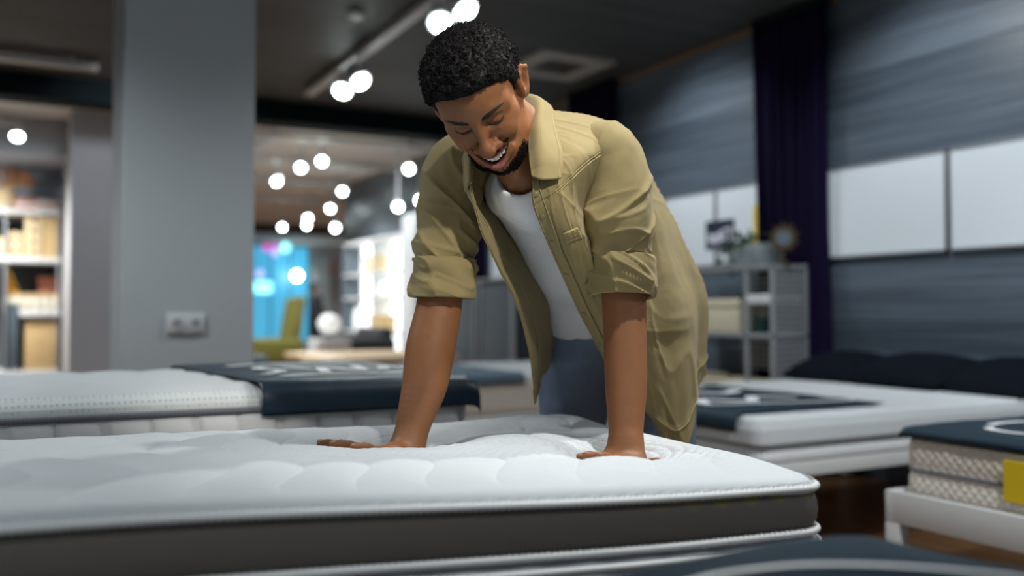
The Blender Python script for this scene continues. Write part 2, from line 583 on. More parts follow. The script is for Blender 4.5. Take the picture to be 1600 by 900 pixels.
# tracks and their heads
def track(name, p0, p1, label, w=.035, h=.045):
    p0, p1 = np.array(p0, float), np.array(p1, float)
    t = thing(name, ((p0 + p1) / 2)[:3] + [0, 0, 0], label, 'light track')
    d = (p1 - p0) / np.linalg.norm(p1 - p0)
    n = np.array([-d[1], d[0], 0])
    up = np.array([0, 0, 1.0])
    prof = [(-w, 0), (w, 0), (w, h), (-w, h)]
    mb = MB()
    a = [p0 + n * x + up * z for x, z in prof] + [p1 + n * x + up * z for x, z in prof]
    mb.add(a, [(0, 1, 2, 3), (7, 6, 5, 4), (0, 4, 5, 1), (1, 5, 6, 2), (2, 6, 7, 3), (3, 7, 4, 0)])
    mb.build('rail', M['track_metal'], t, smooth=False)
    for e, s in ((p0, -1), (p1, 1)):
        q = e + d * s * .012
        MB().box(np.minimum(e - abs(n) * w * 1.15, q - abs(d) * .012 - abs(n) * w * 1.15) - [0, 0, .003], np.maximum(e + abs(n) * w * 1.15, q + abs(d) * .012 + abs(n) * w * 1.15) + [0, 0, h], .004).build('end_cap', M['lamp_body'], t)
    for q in np.linspace(.08, .92, 4):
        c = p0 + (p1 - p0) * q
        MB().box((c[0] - .012, c[1] - .012, c[2] + h), (c[0] + .012, c[1] + .012, CEIL)).build('hanger', M['lamp_body'], t)
    return t

def head(c, aim, label, group=None, top=None, r=.055, glow=.043, wide=1.0):
    """spot head: stem, yoke, can and glowing lens, lens centre at c."""
    c = np.array(c, float)
    a = np.array(aim, float) - c
    a /= np.linalg.norm(a)
    top = top if top else 2.93
    t = thing('spot_lamp', (c[0], c[1], top), label, 'spot lamp', group)
    b = c - a * .13
    mb = MB()
    mb.tube([b - a * .035, b - a * .02, b, c - a * .02, c], [r * .45, r * .8, r * .92, r, r * 1.05], 20)
    mb.build('can', M['lamp_body'], t)
    g = MB()
    g.tube([c - a * .004, c + a * .012, c + a * .026, c + a * .032], [glow * wide, glow * wide, glow * .8, glow * .3], 18)
    g.build('lens', M['lamp_glow'], t)
    m_ = (b + c) / 2
    st = MB()
    st.tube([(m_[0], m_[1], top), (m_[0], m_[1], m_[2] + r * .9)], [.011, .011], 10)
    st.build('stem', M['lamp_body'], t)
    ad = MB().box((m_[0] - .03, m_[1] - .05, top - .035), (m_[0] + .03, m_[1] + .05, top), .005)
    ad.build('adapter', M['lamp_body'], t)
    return t

track('light_track', (2.27, -.5, 2.93), (2.27, 8.0, 2.93), 'long white light track running diagonally above the man', .04)
g1 = 'spot lamps on the long track'
for px, py, aim, lab in ((535, 142, (1.0, 5.4, 0), 'lit spot lamp at the far end of the long track, lower of the far pair'),
                         (563, 127, (3.0, 4.6, .4), 'lit spot lamp at the far end of the long track, upper of the far pair'),
                         (688, 36, (1.4, 3.2, .4), 'brightest spot lamp just above the hair of the man'),
                         (727, 16, (3.0, 3.2, .4), 'lit spot lamp near the top edge beside the brightest one')):
    p = onX(px, py, 2.30 if px in (535, 688) else 2.22)
    head(p, aim, lab, g1, r=.075, glow=.062)
    head_back = None
track('light_track', (-1.5, 7.95, 2.92), (.52, 7.95, 2.92), 'short white light track left of the grey column', .045)
track('light_track', (-1.9, 10.3, 2.84), (-.02, 10.3, 2.84), 'pale track over the stock shelves')
p = onY(27, 213, 10.3)
head(p, (p[0] - .1, 9.4, 1.2), 'lit spot lamp in front of the stock shelves', None, 2.84, wide=1.2)

# far hall: tracks, heads
far_heads = [(503, 252, 10.6, 'spot lamp far back, right end of the row of three'), (470, 262, 11.1, 'spot lamp far back, middle of the row of three'),
             (432, 284, 12.3, 'spot lamp far back, left end of the row of three'), (639, 264, 10.7, 'large lit spot lamp beside the rolled sleeve'),
             (535, 299, 13.2, 'spot lamp alone in the middle of the far ceiling'), (516, 326, 14.3, 'spot lamp under the lone middle one'),
             (622, 323, 11.3, 'spot lamp just above the tall white cabinet'), (657, 313, 10.2, 'spot lamp half hidden by the khaki sleeve'),
             (481, 341, 15.2, 'upper lamp of the overlapping far pair'), (479, 352, 16.0, 'lower lamp of the overlapping far pair'),
             (441, 355, 16.8, 'spot lamp above the blue window'), (524, 356, 13.6, 'spot lamp above the lit display shelves')]
for px, py, d, lab in far_heads:
    p = W(px, py, d)
    head(p, (p[0] - .8, p[1] - 2.2, 1.2), lab, 'spot lamps of the far hall', CEIL, glow=.046)
for i, (y_, x0, x1, lab) in enumerate(((9.9, .9, 4.3, 'pale track across the far ceiling, nearest the beam'), (11.6, .9, 4.4, 'pale track across the far ceiling, second from the beam'),
                                  (13.4, .8, 4.4, 'pale track across the far ceiling, third from the beam'), (15.6, 1.2, 6.5, 'pale track across the far ceiling, farthest of all'))):
    track('light_track', (x0, y_, 2.90), (x1, y_, 2.90), lab, .06)
track('light_track', (2.45, 9.9, 2.90), (2.45, 12.6, 2.90), 'pale track joining two far tracks lengthwise', .05)

# ---------------------------------------------------------------- panelled wall: boards, curtains
def board(y0, y1, z0, z1, label, group='white wall boards', m='board_white'):
    t = thing('wall_board', (XW, (y0 + y1) / 2, z0), label, 'board', group)
    MB().box((XW - .028, y0 + .012, z0 + .012), (XW - .004, y1 - .012, z1 - .012), .003).build('panel', M[m], t, smooth=False)
    f = MB()
    for lo, hi in (((y0, z0), (y1, z0 + .014)), ((y0, z1 - .014), (y1, z1)), ((y0, z0), (y0 + .014, z1)), ((y1 - .014, z0), (y1, z1))):
        f.box((XW - .036, lo[0], lo[1]), (XW - .001, hi[0], hi[1]), .003)
    f.build('frame', M['shelf_grey'] if m == 'board_white' else M['white_paint'], t)
    return t
BZ0, BZ1 = 1.335, 1.90
board(2.43, 3.285, BZ0, BZ1, 'blank white board on panelled wall, cut by the photo edge')
board(3.30, 4.145, BZ0, BZ1, 'blank white board on panelled wall right of the dark curtain')
board(4.72, 5.20, BZ0, BZ1, 'white board with a yellow strip beside the curtain')
b2 = board(5.21, 5.82, BZ0, BZ1, 'white board carrying a small dark landscape picture')
board(5.83, 6.42, BZ0, BZ1, 'white board just behind the khaki shoulder')
board(7.2, 8.0, BZ0, BZ1, 'white board seen between sleeve and open shirt')
board(8.02, 8.85, BZ0, BZ1, 'white board beside the farthest curtain')
p0, p1 = onX(1103, 347, XW - .032), onX(1147, 386, XW - .032)
pic = thing('picture', (XW - .03, (p0[1] + p1[1]) / 2, p1[2]), 'small dark landscape picture on a white board', 'picture')
MB().box((XW - .036, p1[1], p1[2]), (XW - .028, p0[1], p0[2]), .001).build('print', M['photo_dark'], pic, smooth=False)
q = np.linspace(0, 1, 14)
yy = p1[1] + (p0[1] - p1[1]) * (.08 + .84 * q)
zz0 = p1[2] + (p0[2] - p1[2]) * (.22 + .06 * np.sin(q * 7))
zz1 = p1[2] + (p0[2] - p1[2]) * (.62 + .10 * np.sin(q * 5 + 1))
MB().grid(np.stack([np.stack([np.full(14, XW - .0365), yy, zz0], -1), np.stack([np.full(14, XW - .0365), yy, zz1], -1)])).build('pale_field', M['photo_pale'], pic, smooth=False)
p0, p1 = onX(1178, 322, XW - .03), onX(1190, 384, XW - .03)
tag(MB().box((XW - .035, p1[1], p1[2]), (XW - .028, p0[1], p0[2]), .001).build('yellow_strip', M['yellow'], None, smooth=False),
    'narrow upright yellow strip on the white board', 'sign')

def curtain(y0, y1, label, n=9):
    k = n * 16 + 1
    y = np.linspace(y0, y1, k)
    ph = np.linspace(0, n * 2 * PI, k)
    zs = np.linspace(.03, CEIL - .05, 24)
    P = np.zeros((k, 24, 3))
    for j, z in enumerate(zs):
        amp = .036 + .008 * math.sin(z * 2.1)
        w = 1 + .02 * math.sin(3 * z)
        P[:, j, 0] = XW - .085 + amp * np.sin(ph + .25 * math.sin(z * 1.7)) + .008 * np.sin(ph * .37 + z)
        P[:, j, 1] = (y - (y0 + y1) / 2) * w + (y0 + y1) / 2 + .012 * np.sin(2 * ph + z)
        P[:, j, 2] = z
    t = thing('curtain', (XW - .085, (y0 + y1) / 2, 0), label, 'curtain', 'dark pleated curtains')
    o = MB().grid(P).build('drape', M['curtain'], t, auto=0)
    sm = o.modifiers.new('solid', 'SOLIDIFY')
    sm.thickness = .004
    r = MB().box((XW - .13, y0 - .02, CEIL - .05), (XW - .04, y1 + .02, CEIL - .005), .005).build('rail', M['beam_black'], t)
curtain(4.115, 4.70, 'dark purple pleated curtain beside the grey shelving unit')
curtain(6.45, 7.09, 'dark purple curtain near the ceiling behind the shoulder', 9)
curtain(8.95, 9.6, 'dark purple curtain glimpsed between sleeve and body', 9)

# ---------------------------------------------------------------- beds
def rrect(x0, x1, y0, y1, rad, off, n=16):
    """points round a rounded rectangle, offset outward by off."""
    pts = []
    r = rad + off
    for (cx_, cy_, a0) in ((x1 - rad, y1 - rad, 0), (x0 + rad, y1 - rad, 90), (x0 + rad, y0 + rad, 180), (x1 - rad, y0 + rad, 270)):
        for a in np.radians(np.linspace(a0, a0 + 90, n)):
            pts.append((cx_ + r * math.cos(a), cy_ + r * math.sin(a)))
    # subdivide the straights
    out = []
    for i in range(len(pts)):
        a, b = np.array(pts[i]), np.array(pts[(i + 1) % len(pts)])
        k = max(1, int(np.linalg.norm(b - a) / .03))
        for q in range(k):
            out.append(a + (b - a) * q / k)
    return np.array(out)

def ident(v):
    return v

def ring_side(rect, rad, prof, T=ident, wav=None):
    rows = []
    for off, z in prof:
        p = rrect(*rect, rad, 0)
        c = rrect(*rect, rad, 1e-3)
        nrm = (c - p) / 1e-3
        o = off
        if wav is not None:
            s = np.concatenate([[0], np.cumsum(np.linalg.norm(np.diff(p, axis=0), axis=1))])
            o = off + wav(s, z)
            o = np.asarray(o)[:, None] if np.ndim(o) else o
        q = p + nrm * o
        rows.append(np.c_[q, np.full(len(q), z)])
    P = np.stack(rows, 1)
    return MB().grid(T(P), closed_u=True)

def topgrid(rect, rad, zf, edge_r, nx, ny, T=ident, edge_h=None):
    """crowned quilted top: zf(x, y) heights, edge rolled off with radius edge_r."""
    x0, x1, y0, y1 = rect
    def axis(a, b, n):
        e = np.array([0, .15, .35, .6, .8, 1, 1.3]) * edge_r
        inner = np.linspace(a + 1.6 * edge_r, b - 1.6 * edge_r, n)
        return np.concatenate([a + e, inner, (b - e)[::-1]])
    X, Y = np.meshgrid(axis(x0, x1, nx), axis(y0, y1, ny), indexing='ij')
    cx_ = np.clip(X, x0 + rad, x1 - rad)
    cy_ = np.clip(Y, y0 + rad, y1 - rad)
    dx, dy = X - cx_, Y - cy_
    m_ = np.maximum(abs(dx), abs(dy))
    l = np.hypot(dx, dy) + 1e-9
    corner = (abs(dx) > 1e-6) & (abs(dy) > 1e-6)
    sc = np.where(corner, m_ / l, 1)
    Xr, Yr = cx_ + dx * sc, cy_ + dy * sc
    dist = np.where((abs(dx) < 1e-6) & (abs(dy) < 1e-6), rad + np.minimum(np.minimum(X - x0, x1 - X), np.minimum(Y - y0, y1 - Y)) * 0 + 1, rad - np.hypot(Xr - cx_, Yr - cy_))
    dist = np.minimum(dist, np.minimum(np.minimum(Xr - x0, x1 - Xr), np.minimum(Yr - y0, y1 - Yr)) + 0)
    dist = np.clip(dist, 0, None)
    k = np.clip(edge_r - dist, 0, edge_r)
    drop = edge_r - np.sqrt(np.maximum(edge_r ** 2 - k ** 2, 0))
    Z = zf(Xr, Yr, dist) - drop * ((edge_h or edge_r) / edge_r)
    return MB().grid(T(np.stack([Xr, Yr, Z], -1)))

def piping(rect, rad, off, z, r, T=ident, zf=None, twist=0):
    p = rrect(*rect, rad, off)
    q = np.c_[p, np.full(len(p), z)]
    if zf is not None:
        q[:, 2] = zf(p[:, 0], p[:, 1])
    if twist:
        s = np.concatenate([[0], np.cumsum(np.linalg.norm(np.diff(p, axis=0), axis=1))])
        k = int(s[-1] / .004)
        idx = np.linspace(0, s[-1], k)
        q = np.stack([np.interp(idx, s, q[:, i]) for i in range(3)], -1)
        rr = r * (1 + twist * np.sin(idx / .0095 * 2 * PI))
        return MB().tube(T(q), rr, 8, closed=True)
    return MB().tube(T(q), r, 8, closed=True)

def bed_frame(rect, z0, z1, label, legs=((0, 0), (1, 0), (0, 1), (1, 1)), rail=.03, group=None):
    x0, x1, y0, y1 = rect
    t = thing('bed_frame', ((x0 + x1) / 2, (y0 + y1) / 2, 0), label, 'bed frame', group)
    MB().box((x0, y0, z0), (x1, y0 + rail, z1), .003).build('side_rail', M['white_paint'], t)
    MB().box((x0, y1 - rail, z0), (x1, y1, z1), .003).build('side_rail', M['white_paint'], t)
    MB().box((x0, y0 + rail, z0), (x0 + rail, y1 - rail, z1), .003).build('foot_rail', M['white_paint'], t)
    MB().box((x1 - rail, y0 + rail, z0), (x1, y1 - rail, z1), .003).build('head_rail', M['white_paint'], t)
    MB().box((x0 + rail, y0 + rail, z1 - .05), (x1 - rail, y1 - rail, z1 - .03)).build('slat_base', M['wood_light'], t)
    w = .055
    for i, j in legs:
        lx, ly = (x0, x0 + w) if i == 0 else (x1 - w, x1), (y0, y0 + w) if j == 0 else (y1 - w, y1)
        MB().box((lx[0], ly[0], 0), (lx[1], ly[1], z0), .003).build('leg', M['white_paint'], t)
    return t

# drape of a cloth over the edges of a bed top
def drape(xa, xb, ya, yb, ztop, dx0, dx1, dy0, dy1, seed, nx=70, ny=70, gap=.004, r=.04, wave=.006, slack=None):
    """cloth over [xa,xb]x[ya,yb]; dx0.. = how far it hangs over each edge (0 = ends on the top)."""
    xs = np.linspace(xa - dx0, xb + dx1, nx)
    ys = np.linspace(ya - dy0, yb + dy1, ny)
    X, Y = np.meshgrid(xs, ys, indexing='ij')
    def fold(v, a, b, h0, h1):
        pos, drop = v.copy(), np.zeros_like(v)
        L = r * PI / 2
        for sgn, e, h in ((1, b, h1), (-1, a, h0)):
            if h <= 0:
                continue
            s = sgn * (v - e) + r * .57
            on = s > 0
            th = np.clip(s / r, 0, PI / 2)
            pos = np.where(on, e - sgn * r * .57 + sgn * r * np.sin(th), pos)
            drop = np.where(on, r * (1 - np.cos(th)) + np.maximum(s - L, 0), drop)
        return pos, drop
    PX, DX = fold(X, xa, xb, dx0, dx1)
    PY, DY = fold(Y, ya, yb, dy0, dy1)
    D = np.maximum(DX, DY) + .35 * np.minimum(DX, DY)
    nz = vnoise(np.stack([X * 5, Y * 5, X * 0 + seed], -1), seed) * wave + vnoise(np.stack([X * 13, Y * 13, X * 0], -1), seed + 3) * wave * .4
    hang = np.clip(D / .08, 0, 1)
    PX = PX + np.where(DX > 0, hang * np.abs(nz) * 1.5 * np.sign(X - (xa + xb) / 2), 0)
    PY = PY + np.where(DY > 0, hang * np.abs(nz) * 1.5 * np.sign(Y - (ya + yb) / 2), 0)
    base = ztop(PX, PY) if callable(ztop) else ztop
    Z = base + gap - D + (1 - hang) * np.abs(nz) * .8
    return np.stack([PX, PY, Z], -1)

def cloth_obj(name, P, m, parent=None, th=.003):
    o = MB().grid(P).build(name, m, parent, auto=0)
    s = o.modifiers.new('solid', 'SOLIDIFY')
    s.thickness = th
    s.offset = -1 if P is None else 0
    return o

def ribbon(pts, w, zf, dz=.004, n=60, th=.0015):
    """flat printed stroke following points (x,y) on a surface of height zf."""
    p = crom(np.array(pts, float), n)
    t = np.gradient(p, axis=0)
    t /= np.linalg.norm(t, axis=1)[:, None] + 1e-9
    nn = np.c_[-t[:, 1], t[:, 0]]
    ww = np.broadcast_to(np.asarray(w, float), (n,))[:, None]
    rows = []
    for s in (-.5, -.25, 0, .25, .5):
        q = p + nn * ww * s
        rows.append(np.c_[q, zf(q[:, 0], q[:, 1]) + dz])
    return np.stack(rows, 1)
# ---------------------------------------------------------------- the mattress the man presses
TH, TR = math.radians(6.2), math.radians(2.0)
MX, MY = 1.122, 1.03
ct_, st_, cr_, sr_ = math.cos(TH), math.sin(TH), math.cos(TR), math.sin(TR)
def TM(v):
    v = np.asarray(v, float)
    x, y = v[..., 0], v[..., 1]
    return np.stack([MX + x * ct_ + y * sr_, MY - x * st_ + y * cr_, v[..., 2]], -1)
def TMi(w):
    w = np.asarray(w, float)
    X, Y = w[..., 0] - MX, w[..., 1] - MY
    dt = ct_ * cr_ + st_ * sr_
    return np.stack([(X * cr_ - Y * sr_) / dt, (X * st_ + Y * ct_) / dt], -1)
MRECT = (-2.0, 0.0, 0.0, 0.84)
HAND_L = W(606, 706, 1.735)       # palm centres
HAND_R = W(966, 714, 1.655)
hl, hr = TMi(HAND_L), TMi(HAND_R)
hmid = TMi(W(832, 690, 1.72))
rl, rr_ = TMi(W(600, 708, 1.56)), TMi(W(950, 714, 1.455))
hback = TMi(W(850, 655, 2.08))
def gauss(x, y, c, sx, sy):
    return np.exp(-((x - c[0]) / sx) ** 2 - ((y - c[1]) / sy) ** 2)
def lift(x):
    return .032 * smoothstep(-.15, -1.15, x)
def mtop0(x, y):
    z = .749 + lift(x) * (1 - .75 * np.clip(y, 0, .84) / .84)
    z = z + .005 * (1 - np.abs(2 * y / .84 - 1) ** 3)
    z = z - .058 * gauss(x, y, hl, .105, .080) - .060 * gauss(x, y, hr, .085, .098)
    z = z + .010 * gauss(x, y, hmid, .11, .10) + .012 * gauss(x, y, hback, .16, .10)
    z = z + .000 * gauss(x, y, rl, .17, .055) + .012 * gauss(x, y, rr_, .15, .045)
    z = z - .010 * gauss(x, y, (0, 0), .16, .12)
    z = z - .016 * gauss(x, y, TMi(W(760, 670, 1.9)), .16, .05)
    return z
def mtop(x, y, dist):
    z = mtop0(x, y)
    ph = x + .045 * np.sin(2 * PI * y / .46 + .9) + .02 * np.sin(2 * PI * x / .7)
    puff = np.abs(np.sin(PI * ph / .115)) ** .55
    fade = smoothstep(.01, .06, dist)
    near = np.clip(gauss(x, y, hl, .30, .26) + gauss(x, y, hr, .36, .28), 0, 1)
    z = z + fade * (.0095 * (1 - .5 * near)) * (puff - .6)
    # the cover bunched into fine ripples round the hands
    arc = x + .10 * np.sin(2 * PI * (y + .35 * x) / .50 + .4) + .35 * y
    z = z + fade * (.12 + .88 * near) * .0030 * (np.abs(np.sin(PI * arc / .0185)) ** .6 - .6)
    z = z + fade * (.12 + .88 * near) *   .0016 * (np.abs(np.sin(PI * (y - .3 * x + .02 * np.sin(x * 16)) / .0185)) ** .6 - .6)
    z = z + fade * .0012 * vnoise(np.stack([x * 9, y * 9, x * 0], -1), 5)
    return z
m = mat('quilt_knit', (.53, .565, .595), .85, bump=('weave', 60, .18, .002), sheen=.1)
for n_ in m.node_tree.nodes:
    if n_.type == 'MAPPING':
        n_.inputs['Rotation'].default_value = (0, 0, math.radians(40))
M['quilt_knit'] = m
mt = thing('mattress', tuple(TM((-1.0, .42, .66))), 'white quilted mattress with grey side band, pressed down by the hands of the man', 'mattress')
topgrid(MRECT, .055, mtop, .022, 780, 300, TM).build('quilted_top', M['quilt_knit'], mt, auto=0)
zl = lambda x, y: mtop0(np.clip(x, -2, 0), np.clip(y, 0, .84)) * .25 + (.752 + lift(x) * (1 - .75 * np.clip(y, 0, .84) / .84)) * .75 - .022
# lip under the top edge
def lip_prof(T_, rect, rad):
    p = rrect(*rect, rad, 0)
    rows = []
    for off, dz in ((0.0, .010), (.003, .004), (.003, -.002), (-.004, -.006)):
        q = rrect(*rect, rad, off)
        rows.append(np.c_[q, zl(q[:, 0], q[:, 1]) + dz])
    return MB().grid(T_(np.stack(rows, 1)), closed_u=True)
lip_prof(TM, MRECT, .055).build('top_edge', M['white_knit'], mt, auto=0)
piping(MRECT, .055, .003, .73, .0055, TM, zl, twist=.22).build('twisted_piping', M['white_cloth'], mt, auto=0)
# grey mesh band
gm = M['grey_mesh']
nt = gm.node_tree
bs = nt.nodes['Principled BSDF']
def nmath(op, a, b=None, clamp=False):
    n = nt.nodes.new('ShaderNodeMath')
    n.operation = op
    n.use_clamp = clamp
    for i, v in enumerate((a, b)):
        if v is None:
            continue
        if isinstance(v, (int, float)):
            n.inputs[i].default_value = v
        else:
            nt.links.new(v, n.inputs[i])
    return n.outputs[0]
tc = nt.nodes.new('ShaderNodeTexCoord')
sp = nt.nodes.new('ShaderNodeSeparateXYZ')
nt.links.new(tc.outputs['Object'], sp.inputs[0])
tri = nmath('PINGPONG', sp.outputs[0], .026)                  # foam peaks showing through the mesh
hgt = nmath('ADD', nmath('MULTIPLY', tri, .55), .042)
mask = nmath('MULTIPLY', nmath('SUBTRACT', sp.outputs[2], hgt), 160, True)
mask = nmath('MULTIPLY', mask, nmath('MULTIPLY', nmath('SUBTRACT', sp.outputs[0], .62), 5, True))
mxn = nt.nodes.new('ShaderNodeMix')
mxn.data_type = 'RGBA'
mxn.inputs['A'].default_value = (.150, .135, .118, 1)
mxn.inputs['B'].default_value = (.20, .19, .07, 1)
nt.links.new(mask, mxn.inputs['Factor'])
nt.links.new(mxn.outputs['Result'], bs.inputs['Base Color'])
rows = []
p0_ = rrect(*MRECT, .055, 0)
for k, (off, f) in enumerate(((-.006, 1), (.0, .9), (.004, .7), (.006, .45), (.004, .2), (-.001, .06), (-.004, 0))):
    q = rrect(*MRECT, .055, off)
    zt = zl(q[:, 0], q[:, 1]) - .004
    zb = .664 + lift(q[:, 0]) * .8
    rows.append(np.c_[q, zb + (zt - zb) * f])
MB().grid(TM(np.stack(rows, 1)), closed_u=True).build('side_band', gm, mt, auto=0)
zb_ = lambda x, y: .660 + lift(x) * .8
piping(MRECT, .055, .003, .66, .006, TM, zb_, twist=.2).build('bottom_piping', M['white_cloth'], mt, auto=0)
# white mattress underneath
LRECT = (-2.0, .004, -.004, .844)
lm = thing('mattress', tuple(TM((-1.0, .42, .45))), 'white mattress lying underneath the grey banded one', 'mattress')
rows = []
for off, z in ((-.05, .652), (-.012, .651), (.0, .645), (.006, .625), (.008, .56), (.004, .49), (-.01, .458), (-.05, .452)):
    q = rrect(*LRECT, .06, off)
    rows.append(np.c_[q, z + lift(q[:, 0]) * .8 + .0015 * np.sin(q[:, 0] * 70)])
MB().grid(TM(np.stack(rows, 1)), closed_u=True).build('body', M['white_knit'], lm, auto=0)
piping(LRECT, .06, .004, .64, .005, TM, lambda x, y: .640 + lift(x) * .8).build('piping', M['white_cloth'], lm, auto=0)
bf = bed_frame((-.90, 1.10, 1.16, 1.84), .22, .452, 'white bed frame carrying the pressed mattress')

# ---------------------------------------------------------------- nearest bed, bottom edge of the photo
NR = (-1.0, .98, -.30, .745)
def near_top(x, y, dist=None):
    z = .742 + .010 * (1 - np.abs(2 * (y - NR[2]) / (NR[3] - NR[2]) - 1) ** 4) + .004 * vnoise(np.stack([x * 4, y * 4, x * 0], -1), 21)
    return z - .05 * smoothstep(.70, 1.02, x) ** 2 
nb = thing('mattress', (0, .22, .46), 'white mattress at the bottom edge of the photo under a navy cover', 'mattress')
topgrid(NR, .06, near_top, .04, 120, 60).build('top_panel', M['white_knit'], nb, auto=0)
ring_side(NR, .06, ((-.003, .69), (.004, .66), (.006, .58), (.003, .50), (-.02, .462), (-.06, .460))).build('side_panel', M['white_knit'], nb, auto=0)
bed_frame((-.95, .96, -.28, .73), .22, .460, 'white bed frame under the nearest mattress')
P = drape(.50, .985, -.30, .745, near_top, 0, .16, 0.10, .055, 31, 90, 120, gap=.006, r=.05, wave=.006)
cv = thing('mattress_cover', (.75, .22, .75), 'navy cover with a white arc over the nearest mattress', 'cover')
cloth_obj('cloth', P, M['navy_cloth'], cv)
a = [onZ(px, py, .772)[:2] for px, py in ((985, 925), (1040, 900), (1085, 883), (1140, 872), (1240, 866), (1350, 869), (1470, 877), (1600, 889), (1690, 902))]
a = [q for q in a]
MB().grid(ribbon(a, .011, lambda x, y: near_top(x, y) , .0135, 90)).build('printed_arc', M['print_white'], cv, auto=0)

# ---------------------------------------------------------------- bed behind, left: dotted pillow-top with piping
BR = (-1.25, 1.155, 2.40, 3.30)
def left_top(x, y, dist):
    z = .805 + .006 * (1 - np.abs(2 * (y - 2.85) / .9) ** 4)
    ph = x + .03 * np.sin(2 * PI * y / .3)
    return z + smoothstep(.02, .10, dist) * .008 * (np.abs(np.sin(PI * ph / .17)) ** .6 - .6)
lb = thing('mattress', (0, 2.85, .55), 'white pillow-top mattress with grey piping in front of the grey column', 'mattress')
dots = mat('dotted_knit', (.66, .70, .70), .85, bump=('weave', 70, .3, .003))
ntd = dots.node_tree
vo = ntd.nodes.new('ShaderNodeTexVoronoi')
vo.inputs['Scale'].default_value = 75
vo.inputs['Randomness'].default_value = .15
tcd = ntd.nodes.new('ShaderNodeTexCoord')
ntd.links.new(tcd.outputs['Object'], vo.inputs['Vector'])
ml = ntd.nodes.new('ShaderNodeMapRange')
ml.inputs['From Min'].default_value = .22
ml.inputs['From Max'].default_value = .38
ntd.links.new(vo.outputs['Distance'], ml.inputs['Value'])
mxd = ntd.nodes.new('ShaderNodeMix')
mxd.data_type = 'RGBA'
mxd.inputs['A'].default_value = (.45, .49, .51, 1)
mxd.inputs['B'].default_value = (.66, .70, .70, 1)
ntd.links.new(ml.outputs[0], mxd.inputs['Factor'])
ntd.links.new(mxd.outputs['Result'], ntd.nodes['Principled BSDF'].inputs['Base Color'])
topgrid(BR, .06, left_top, .14, 170, 70, edge_h=.054).build('pillow_top', M['white_knit'], lb, auto=0)
ring_side(BR, .06, ((0, .757), (.001, .752), (-.004, .748))).build('top_edge', dots, lb, auto=0)
ring_side(BR, .06, ((-.040, .7965), (-.025, .7895), (-.012, .7805), (-.004, .7715), (.0005, .762), (.0, .752))).build('dotted_border', dots, lb, auto=0)
piping(BR, .06, .004, .748, .0085, twist=.12).build('grey_piping', M['grey_piping'], lb, auto=0)
# finer ring for the quilted blocks
p_ = rrect(*BR, .06, 0)
c_ = rrect(*BR, .06, 1e-3)
s_ = np.concatenate([[0], np.cumsum(np.linalg.norm(np.diff(p_, axis=0), axis=1))])
si = np.arange(0, s_[-1], .006)
pp = np.stack([np.interp(si, s_, p_[:, i]) for i in (0, 1)], -1)
nn = np.stack([np.interp(si, s_, ((c_ - p_) / 1e-3)[:, i]) for i in (0, 1)], -1)
rows = []
for z in (.742, .736, .728, .70, .66, .62, .60, .588):
    e = smoothstep(.742, .728, z) * smoothstep(.588, .61, z)
    blk = np.abs(np.sin(PI * si / .105)) ** .3 * (1 - .5 * (np.abs(((si / .105) % 2) - 1.0) < .12))
    rows.append(np.c_[pp + nn * (-.004 + .016 * e * blk)[:, None], np.full(len(si), z)])
MB().grid(np.stack(rows, 1), closed_u=True).build('quilted_side', M['white_cloth'], lb, auto=0)
bed_frame((-1.2, 1.13, 2.42, 3.28), .30, .586, 'white bed frame under the pillow-top mattress')
ltf = lambda x, y: left_top(np.clip(x, *BR[:2]), np.clip(y, *BR[2:]), np.full(np.shape(x), .2))
P = drape(.555, 1.158, 2.397, 3.303, lambda x, y: .812 + 0 * x, 0, .09, .085, .06, 41, 80, 90, gap=.005, r=.05, wave=.004)
P[..., 0] -= (P[..., 1] - 2.4) * .10 * smoothstep(.9, .55, P[..., 0])
cv2 = thing('mattress_cover', (.85, 2.85, .81), 'shiny navy cover with white lettering on the pillow-top mattress', 'cover')
cloth_obj('cloth', P, M['navy_satin'], cv2)
flat = lambda x, y: .812 + 0 * x
strokes = [[(.62, 2.62), (.70, 2.75), (.66, 2.9), (.74, 2.98), (.80, 2.80)], [(.80, 2.62), (.86, 2.86), (.92, 2.66), (.98, 2.92)],
           [(.60, 3.05), (.75, 3.15), (.9, 3.05), (1.05, 3.12)], [(.64, 2.53), (.80, 2.56), (.95, 2.52), (1.08, 2.58)], [(1.0, 2.68), (1.06, 2.84), (1.09, 2.70)]]
for st in strokes:
    MB().grid(ribbon(st, .035, flat, .0115, 40)).build('printed_lettering', M['print_white'], cv2, auto=0)

